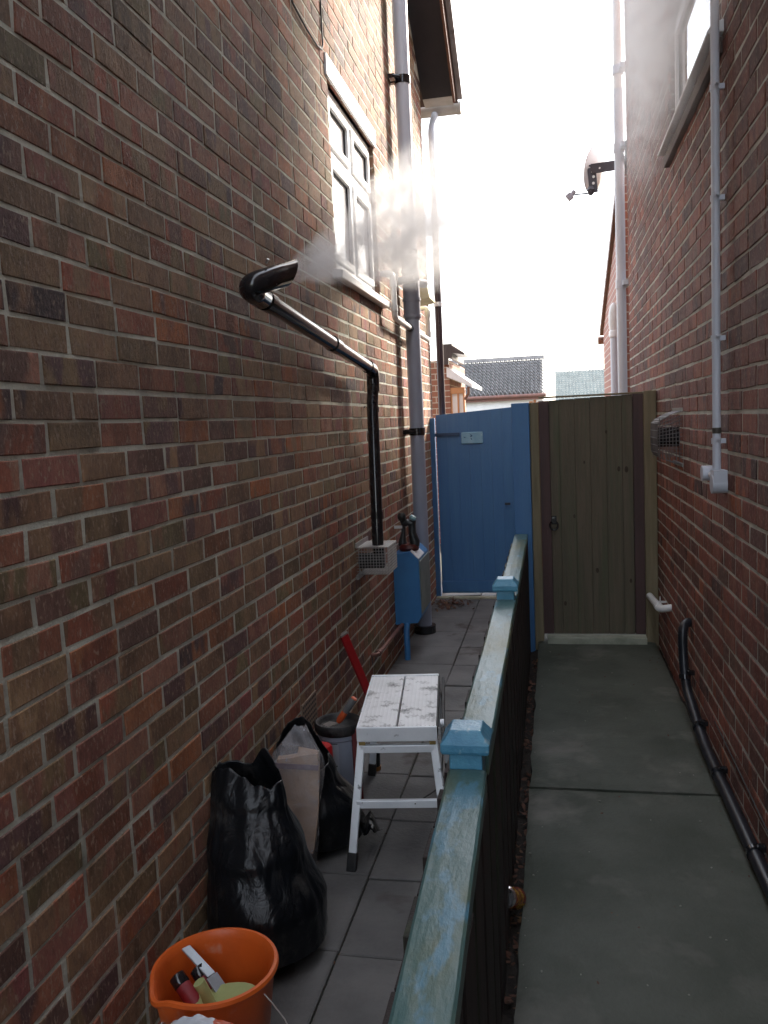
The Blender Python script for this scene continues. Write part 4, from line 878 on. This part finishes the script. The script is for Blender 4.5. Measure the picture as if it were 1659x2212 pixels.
g = MB(); g.box(.588, .64, 5.15, 5.165, .492, .502); g.box(.600, .606, 5.15, 5.165, .495, .53); g.build('clip', WHITE, ov); done(ov)
cw = thing('flexible_hose', (.61, 3.2, .2), 'black corrugated hose dropping from the right wall and lying along its foot', 'hose')
P = [Vector(p) for p in ((.655, 4.22, .60), (.615, 4.20, .605), (.592, 4.17, .57), (.590, 4.15, .45), (.595, 4.10, .33), (.602, 3.98, .27), (.602, 3.75, .225), (.602, 3.5, .205), (.605, 3.1, .20), (.605, 2.7, .20), (.607, 2.2, .20), (.607, 1.5, .20), (.607, .2, .2))]
pts = []
for i in range(len(P) - 1):
    a, b, c, d = P[max(i - 1, 0)], P[i], P[i + 1], P[min(i + 2, len(P) - 1)]
    m_ = max(6, int((c - b).length / .008))
    for j in range(m_):
        t = j / m_; pts.append(.5 * ((2 * b) + (c - a) * t + (2 * a - 5 * b + 4 * c - d) * t * t + (3 * b - a - 3 * c + d) * t ** 3))
g = MB(); g.tube(pts, [.0215 + .0022 * (i % 2) for i in range(len(pts))], 12); g.build('hose', mat('hose_black', (.012, .013, .018), (.02, .021, .026), rough=.35, bump=.05), cw, smooth=True)
for (x, y, z) in ((.592, 4.12, .36), (.602, 3.78, .235), (.604, 3.35, .205), (.606, 2.75, .2)):
    g = MB(); ring(g, (x, y, z), (0, 1, 0) if z < .3 else (0, .3, 1), .028, .022); g.box(x + .008, RX, y - .012, y + .012, z + .01, z + .03); g.tube([(x + .02, y - .02, z + .035), (x + .005, y - .02, z + .035)], .009, 8); g.build('clip', BLACKP, cw, smooth=True)
done(cw)
bc = MB(); bc.tube([(.636, 3.6, .33), (.635, 3.1, .315), (.634, 2.7, .30), (.634, 2.0, .285)], .003, 6)
tag(bc.build('cable', BLACKR), 'thin black cable clipped low along the right brick wall above the hose', 'cable')
rp = thing('rainwater_pipe', (.585, 7.45, 0), 'pale grey rainwater downpipe at the far corner of the right house', 'pipe')
g = MB(); g.tube([(.592, 7.52, 0), (.592, 7.52, 4.3)], .040, 20); g.build('lower_pipe', PALEP, rp, smooth=True)
g = MB(); g.tube([(.590, 7.52, 4.3), (.59, 7.52, 6.2)], .036, 20); g.build('upper_pipe', WHITE, rp, smooth=True)
for z in (2.72, 3.83, 4.45):
    g = MB(); ring(g, (.592, 7.52, z), (0, 0, 1), .046, .07); g.box(.60, .66, 7.40, 7.52, z - .02, z + .02); g.build('bracket', PALEP, rp, smooth=True)
done(rp)
sdh = thing('satellite_dish', (.62, 7.9, 3.75), 'white satellite dish on dark perforated bracket at corner of right house', 'satellite dish')
IRON = mat('dark_grey_iron', (.035, .033, .045), (.05, .047, .06), rough=.5, bump=.1)
DC = Vector((.42, 8.05, 3.83)); dn_ = Vector((-.87, .42, .25)).normalized(); RD = dn_.to_track_quat('Z', 'Y').to_matrix()
g = MB(); g.lathe([(0.001, -.045)] + [(r, -.045 + r * r * 1.05) for r in (.04, .08, .12, .16, .20, .212)], DC, 40, R=RD)
g.build('dish', mat('dish_white', (.88, .89, .90), (.84, .85, .86), rough=.4, bump=.02), sdh, smooth=True, solid=.004)
g = MB(); g.bar((.66, 7.72, 3.755), (.375, 7.90, 3.79), .012, .085); g.bar((.385, 7.90, 3.80), (.40, 7.90, 3.585), .075, .012, up=(0, 1, 0)); g.tube([(.335, 7.90, 3.825), (.42, 7.90, 3.81)], .008, 8); g.box(.63, .665, 7.36, 7.42, 3.69, 3.84); g.bar((.648, 7.39, 3.755), (.66, 7.75, 3.755), .03, .06); g.build('bracket', IRON, sdh, bevel=.003)
g = MB(); 
for (x, z) in ((.392, 3.76), (.40, 3.72), (.398, 3.665)): g.tube([(x, 7.893, z), (x, 7.888, z)], .012, 10)
for x in (.45, .52, .57): g.tube([(x, 7.80 + (.57 - x) * .4, 3.775), (x + .001, 7.79 + (.57 - x) * .4, 3.775)], .008, 8)
g.build('hole_rim', WHITE, sdh)
g = MB(); g.tube([(.405, 7.90, 3.60), (.38, 7.90, 3.585), (.235, 7.90, 3.585)], .007, 8); g.lathe([(0, -.05), (.02, -.04), (.035, 0), (.02, .03), (0, .035)], (.375, 7.895, 3.61), 14); g.build('feed_arm', IRON, sdh, smooth=True)
g = MB(); g.tube([(.235, 7.90, 3.62), (.205, 7.90, 3.575)], .02, 12); g.bar((.21, 7.90, 3.585), (.17, 7.90, 3.555), .05, .06); g.build('feed_head', mat('feed_grey', (.4, .4, .46), rough=.5), sdh, bevel=.006); done(sdh)

# ================================================================== BEYOND THE GATES
ex = thing('brick_extension', (.66, 9.0, 0), 'pale red brick outbuilding with sloping verge beyond the right house', 'outbuilding')
def ez(y): return 3.50 - (y - 8.9) * .335
g = MB(); g.add([(.66, 8.1, 0), (.66, 11.3, 0), (.66, 11.3, ez(11.3)), (.66, 8.1, ez(8.1)), (4.6, 8.1, 0), (4.6, 11.3, 0), (4.6, 11.3, ez(11.3)), (4.6, 8.1, ez(8.1))], [(0, 1, 2, 3), (4, 5, 6, 7), (0, 1, 5, 4), (1, 2, 6, 5), (3, 0, 4, 7)])
g.build('wall', plain_brick_mat('pink_brick', (.34, .15, .11), (.28, .12, .10), (.5, .46, .4)), ex)
g = MB(); g.add([(x, y, ez(y) + d) for d in (0, .10) for (x, y) in ((.62, 8.0), (.62, 11.45), (4.7, 11.45), (4.7, 8.0))], [(0, 1, 2, 3), (4, 5, 6, 7), (0, 1, 5, 4), (1, 2, 6, 5), (2, 3, 7, 6), (3, 0, 4, 7)]); g.build('roof', FASCIA, ex)
g = MB(); g.tube([(.60, 11.5, ez(11.5) - .04), (4.7, 11.5, ez(11.5) - .04)], .05, 12); g.build('gutter', FASCIA, ex, smooth=True); done(ex)
wf = thing('vent_pipe', (.60, 8.45, 0), 'white vent pipe with domed cap beside the far corner of right house', 'pipe')
g = MB(); g.tube([(.595, 8.5, 0), (.595, 8.5, 2.5)], .036, 18); g.build('tube', PALEP, wf, smooth=True)
g = MB(); g.lathe([(.038, 2.36), (.048, 2.37), (.048, 2.42), (.04, 2.43), (.048, 2.48), (.048, 2.53), (.046, 2.60), (.034, 2.66), (.012, 2.69), (0, 2.695)], (.595, 8.5, 0), 20); g.build('cap', WHITE, wf, smooth=True); done(wf)

ga = thing('tiled_garage', (-1.7, 28, 0), 'low building with grey pantile roof seen over the blue gate', 'building')
PANT = mat('grey_pantile', (.25, .24, .24), (.175, .168, .168), scale=3, rough=.7, bump=.3, bscale=30, spec=.15, c3=(.2, .2, .2), s3=2, lo3=.55, hi3=.7)
g = MB(); NC, NR = 24, 12
for r in range(NR):
    def tf(u, v, r=r):
        x = -3.6 + u * 3.35; ph = (u * NC) % 1; w = .06 * (sin(2 * pi * ph) + .35 * sin(4 * pi * ph))
        s = (r + v * 1.12) / NR; return (x, 27.0 + s * 1.55, 2.34 + s * 1.24 + w + .07 * (1 - v))
    g.grid(tf, NC * 8 + 1, 3)
g.box(-3.6, -.25, 28.42, 28.62, 3.53, 3.63); g.build('roof', PANT, ga, smooth=True, solid=.012)
g = MB(); g.box(-3.6, -.26, 26.98, 27.02, 2.17, 2.33); g.tube([(-3.6, 26.93, 2.30), (-.2, 26.93, 2.30)], .055, 10); g.build('fascia', mat('red_brown_board', (.16, .07, .055), (.12, .06, .05), rough=.5, bump=.1), ga)
g = MB(); g.box(-3.55, -.30, 27.15, 30.0, 0, 2.30); g.prism([(27.05, 2.3), (28.5, 3.5), (29.95, 2.3)], 'x', -3.54, -.31); g.build('wall', mat('white_render', (.75, .76, .76), (.68, .69, .69), rough=.9, bump=.1), ga); done(ga)
gh = thing('tiled_house', (1.6, 46, 0), 'distant house with pale grey green tiled roof seen over the green gate', 'house')
g = MB()
for r in range(16):
    def tf(u, v, r=r):
        x = .15 + u * 6; s = (r + v * 1.1) / 16; return (x, 45 + s * 2.2, 2.3 + s * 1.70 + .012 * (1 - v) + .02 * sin(u * 6 / .18 * 2 * pi))
    g.grid(tf, 34 * 6, 2)
g.build('roof', mat('pale_grey_tile', (.19, .21, .20), (.15, .165, .16), scale=3, rough=.95, bump=.2, bscale=9, spec=.02), gh)
g = MB(); g.box(.2, 6, 45.2, 49, 0, 2.25); g.build('wall', MATS['white_render'], gh); done(gh)
lt_ = thing('rear_extension', (-1.5, 11, 0), 'small brick and timber windowed extension behind the left house above blue gate', 'building')
g = MB(); g.box(-3.6, -1.315, 11.0, 13.0, 0, 2.42); g.build('wall', plain_brick_mat('orange_red_brick', (.3, .13, .08), (.24, .10, .07), (.5, .45, .36)), lt_)  # orange-red bricks with pale mortar
g = MB(); g.box(-1.400, -1.312, 10.90, 10.99, 2.36, 2.62); g.box(-1.31, -1.26, 10.90, 12.4, 2.44, 2.62); g.prism([(-1.262, 2.60), (-1.10, 2.49), (-1.10, 2.47), (-1.262, 2.50)], 'y', 10.9, 11.6); g.build('fascia', mat('dark_fascia', (.05, .04, .04), rough=.5), lt_)
TIM = mat('orange_timber', (.55, .27, .12), (.46, .22, .10), scale=4, rough=.5, bump=.2, stretch=(4, 4, .5))
g = MB()
for x in (-1.314, -1.225, -1.15): g.box(x, x + .022, 11.02, 11.07, 0, 2.02)
g.box(-1.314, -1.128, 11.015, 11.075, 1.98, 2.06); g.build('window_frame', TIM, lt_, bevel=.003)
g = MB(); g.box(-1.29, -1.15, 11.04, 11.045, 0, 2.0); g.build('pane', GLASS, lt_)
g = MB(); g.add([(-1.345, 10.95, 2.335), (-1.02, 10.95, 2.10), (-1.02, 10.95, 2.05), (-1.345, 10.95, 2.20), (-1.345, 12.5, 2.335), (-1.02, 12.5, 2.10), (-1.02, 12.5, 2.05), (-1.345, 12.5, 2.20)], [(0, 1, 2, 3), (7, 6, 5, 4), (0, 4, 5, 1), (1, 5, 6, 2), (2, 6, 7, 3), (3, 7, 4, 0)]); g.build('lean_to_roof', WHITE, lt_, bevel=.004)
g = MB(); g.tube([(-1.07, 10.98, 2.06), (-1.07, 10.98, 1.98), (-1.10, 10.98, 1.93), (-1.125, 10.98, 1.9)], .018, 10); g.build('spout', FASCIA, lt_, smooth=True); done(lt_)
op = MB(); op.box(-.245, -.205, 9.0, 9.05, 0, 1.80); op.box(-.20, -.17, 9.0, 9.05, 0, 1.815); op.box(-.165, -.145, 9.0, 9.05, 0, 1.79)
tag(op.build('timber_post', TIM, bevel=.004), 'orange timber post top showing just above the gates', 'post')

# ================================================================== LITTER
LEAF = mat('brown_leaf', (.09, .035, .02), (.05, .025, .015), scale=30, rough=.8, bump=.2, c3=(.16, .09, .04), s3=11, lo3=.55, hi3=.65)
def leaf(g, x, y, z, s):
    R = Euler((random.uniform(-.6, .6), random.uniform(-.6, .6), random.uniform(0, 6.28))).to_matrix()
    pts = [(-1, 0, .1), (-.5, .42, 0), (.2, .5, .12), (1, .05, .22), (.2, -.45, .1), (-.5, -.4, 0)]
    g.add([R @ Vector(p) * s + Vector((x, y, z + s * .4)) for p in pts] , [(0, 1, 2, 3), (0, 3, 4, 5)])
g = MB()
for i in range(150): leaf(g, random.gauss(-.95, .09), random.gauss(7.30, .12), 0, random.uniform(.012, .028))
for i in range(330): leaf(g, random.uniform(-.172, -.125), random.uniform(.6, 5.2), .118, random.uniform(.006, .018))
for i in range(40): leaf(g, random.uniform(-.7, -.3), random.uniform(3.7, 4.4), 0, random.uniform(.004, .010))
for i in range(60): leaf(g, random.uniform(.0, .58) if i % 2 else random.uniform(.52, .61), random.uniform(1.6, 5.3), .162, random.uniform(.003, .008))
for i in range(50): leaf(g, random.uniform(-.712, -.688), random.uniform(1.6, 6.5), -.006, random.uniform(.003, .008))
tag(g.build('fallen_leaves', LEAF), 'brown fallen leaves lying along the fence foot and before the blue gate', 'leaves', kind='stuff')
cn = thing('drinks_can', (-.15, 2.52, .12), 'crushed red and gold drinks can lying beside the concrete path', 'can')
RC = Euler((radians(60), 0, radians(-20))).to_matrix()
g = MB(); g.lathe([(.0, 0), (.024, 0), (.031, .008), (.033, .02), (.029, .05), (.033, .085), (.031, .095)], (-.143, 2.47, .158), 24, R=RC); g.build('body', mat('can_print', (.25, .02, .012), (.5, .28, .05), scale=28, rough=.25, metal=.5, bump=.2, lo=.48, hi=.54), cn, smooth=True)
g = MB(); g.lathe([(.031, .095), (.026, .103), (.024, .100), (0, .101)], (-.143, 2.47, .158), 24, R=RC); g.build('lid', mat('can_silver', (.75, .76, .78), rough=.2, metal=.9), cn, smooth=True); done(cn)
g = MB()
for i in range(110):
    x, y = random.uniform(-.11, .58), random.uniform(.7, 5.3) if i % 3 else random.uniform(.9, 2.2)
    s = random.uniform(.0010, .0028) * (1.6 if random.random() < .08 else 1)
    if random.random() < .3: x = random.uniform(-.12, -.05)
    g.box(-s, s, -s * .8, s * .8, 0, s, R=Matrix.Rotation(random.uniform(0, 3), 3, 'Z'), at=(x, y, .161))
tag(g.build('grit', mat('pale_grit', (.22, .22, .19), (.12, .12, .10), scale=40, rough=.9)), 'pale grit and crumbs scattered over the concrete path', 'grit', kind='stuff')

# ================================================================== STEAM FROM THE FLUE
def steam_mat(name, dens, kind, L, r0, r1, nscale, lo, hi):
    M = bpy.data.materials.new(name); M.use_nodes = True; t = M.node_tree; t.nodes.clear(); K = t.links.new
    out = node(t, 'ShaderNodeOutputMaterial'); v = node(t, 'ShaderNodeVolumePrincipled'); v.inputs['Color'].default_value = (1, 1, 1, 1); v.inputs['Anisotropy'].default_value = .45
    K(v.outputs[0], out.inputs['Volume'])
    tc = node(t, 'ShaderNodeTexCoord'); sx = node(t, 'ShaderNodeSeparateXYZ'); K(tc.outputs['Object'], sx.inputs[0])
    def mth(op, a, b=None, c=None):
        n = node(t, 'ShaderNodeMath', operation=op)
        for i, q in enumerate((a, b, c)):
            if q is None: continue
            if isinstance(q, (int, float)): n.inputs[i].default_value = q
            else: K(q, n.inputs[i])
        return n.outputs[0]
    if kind == 'cone':
        rad = mth('SQRT', mth('ADD', mth('MULTIPLY', sx.outputs[0], sx.outputs[0]), mth('MULTIPLY', sx.outputs[1], sx.outputs[1])))
        R = mth('MULTIPLY_ADD', sx.outputs[2], (r1 - r0) / L, r0)
        fall = mth('SUBTRACT', 1, mth('DIVIDE', rad, R))
        ends = mth('MULTIPLY', mth('MINIMUM', mth('DIVIDE', mth('SUBTRACT', L, sx.outputs[2]), L * .35), 1), mth('MINIMUM', mth('MULTIPLY_ADD', sx.outputs[2], 1 / .06, .25), 1))
        thin = mth('POWER', mth('DIVIDE', r1, R), .6)
        fall = mth('MULTIPLY', fall, mth('MULTIPLY', ends, thin))
    else:
        ln = node(t, 'ShaderNodeVectorMath', operation='LENGTH'); K(tc.outputs['Object'], ln.inputs[0]); fall = mth('POWER', mth('MAXIMUM', mth('SUBTRACT', 1, ln.outputs['Value']), 0), 1.4)
    g_ = node(t, 'ShaderNodeNewGeometry')
    n1 = node(t, 'ShaderNodeTexNoise'); setin(n1, Scale=nscale, Detail=5, Roughness=.6, Distortion=1.6); K(g_.outputs['Position'], n1.inputs['Vector'])
    mr = node(t, 'ShaderNodeMapRange'); mr.inputs[1].default_value = lo; mr.inputs[2].default_value = hi; K(n1.outputs[0], mr.inputs[0])
    K(mth('MULTIPLY', mth('MULTIPLY', mth('MAXIMUM', fall, 0), mr.outputs[0]), dens), v.inputs['Density'])
    return M
def steam(name, kind, a, b, r0, r1, dens, nscale, lo, hi, label, scale=None):
    a = Vector(a); g = MB()
    if kind == 'cone':
        b = Vector(b); L = (b - a).length; g.lathe([(r0, 0), (r0 + (r1 - r0) * .5, L * .5), (r1, L)], (0, 0, 0), 20, close=True)
    else:
        L = 1; g.lathe([(sin(pi * i / 12) + 1e-4, -cos(pi * i / 12)) for i in range(13)], (0, 0, 0), 20, close=True)
    o = g.build(name, steam_mat(name + '_' + kind, dens, kind, L, r0, r1, nscale, lo, hi)); o.location = a
    if kind == 'cone': o.rotation_euler = (b - a).to_track_quat('Z', 'Y').to_euler()
    else: o.scale = scale
    return tag(o, label, 'steam', kind='stuff')
steam('steam_plume', 'cone', (-.893, 2.885, 2.178), (-.56, 5.75, 3.04), .036, .58, 7, 4.6, .44, .60, 'white steam streaming from the black flue mouth across the left window')
steam('steam_cloud', 'ball', (.47, 3.5, 3.45), None, 0, 1, 10, 3.4, .42, .62, 'thin white steam drifting high between the two brick houses', scale=(.16, 2.6, .85))
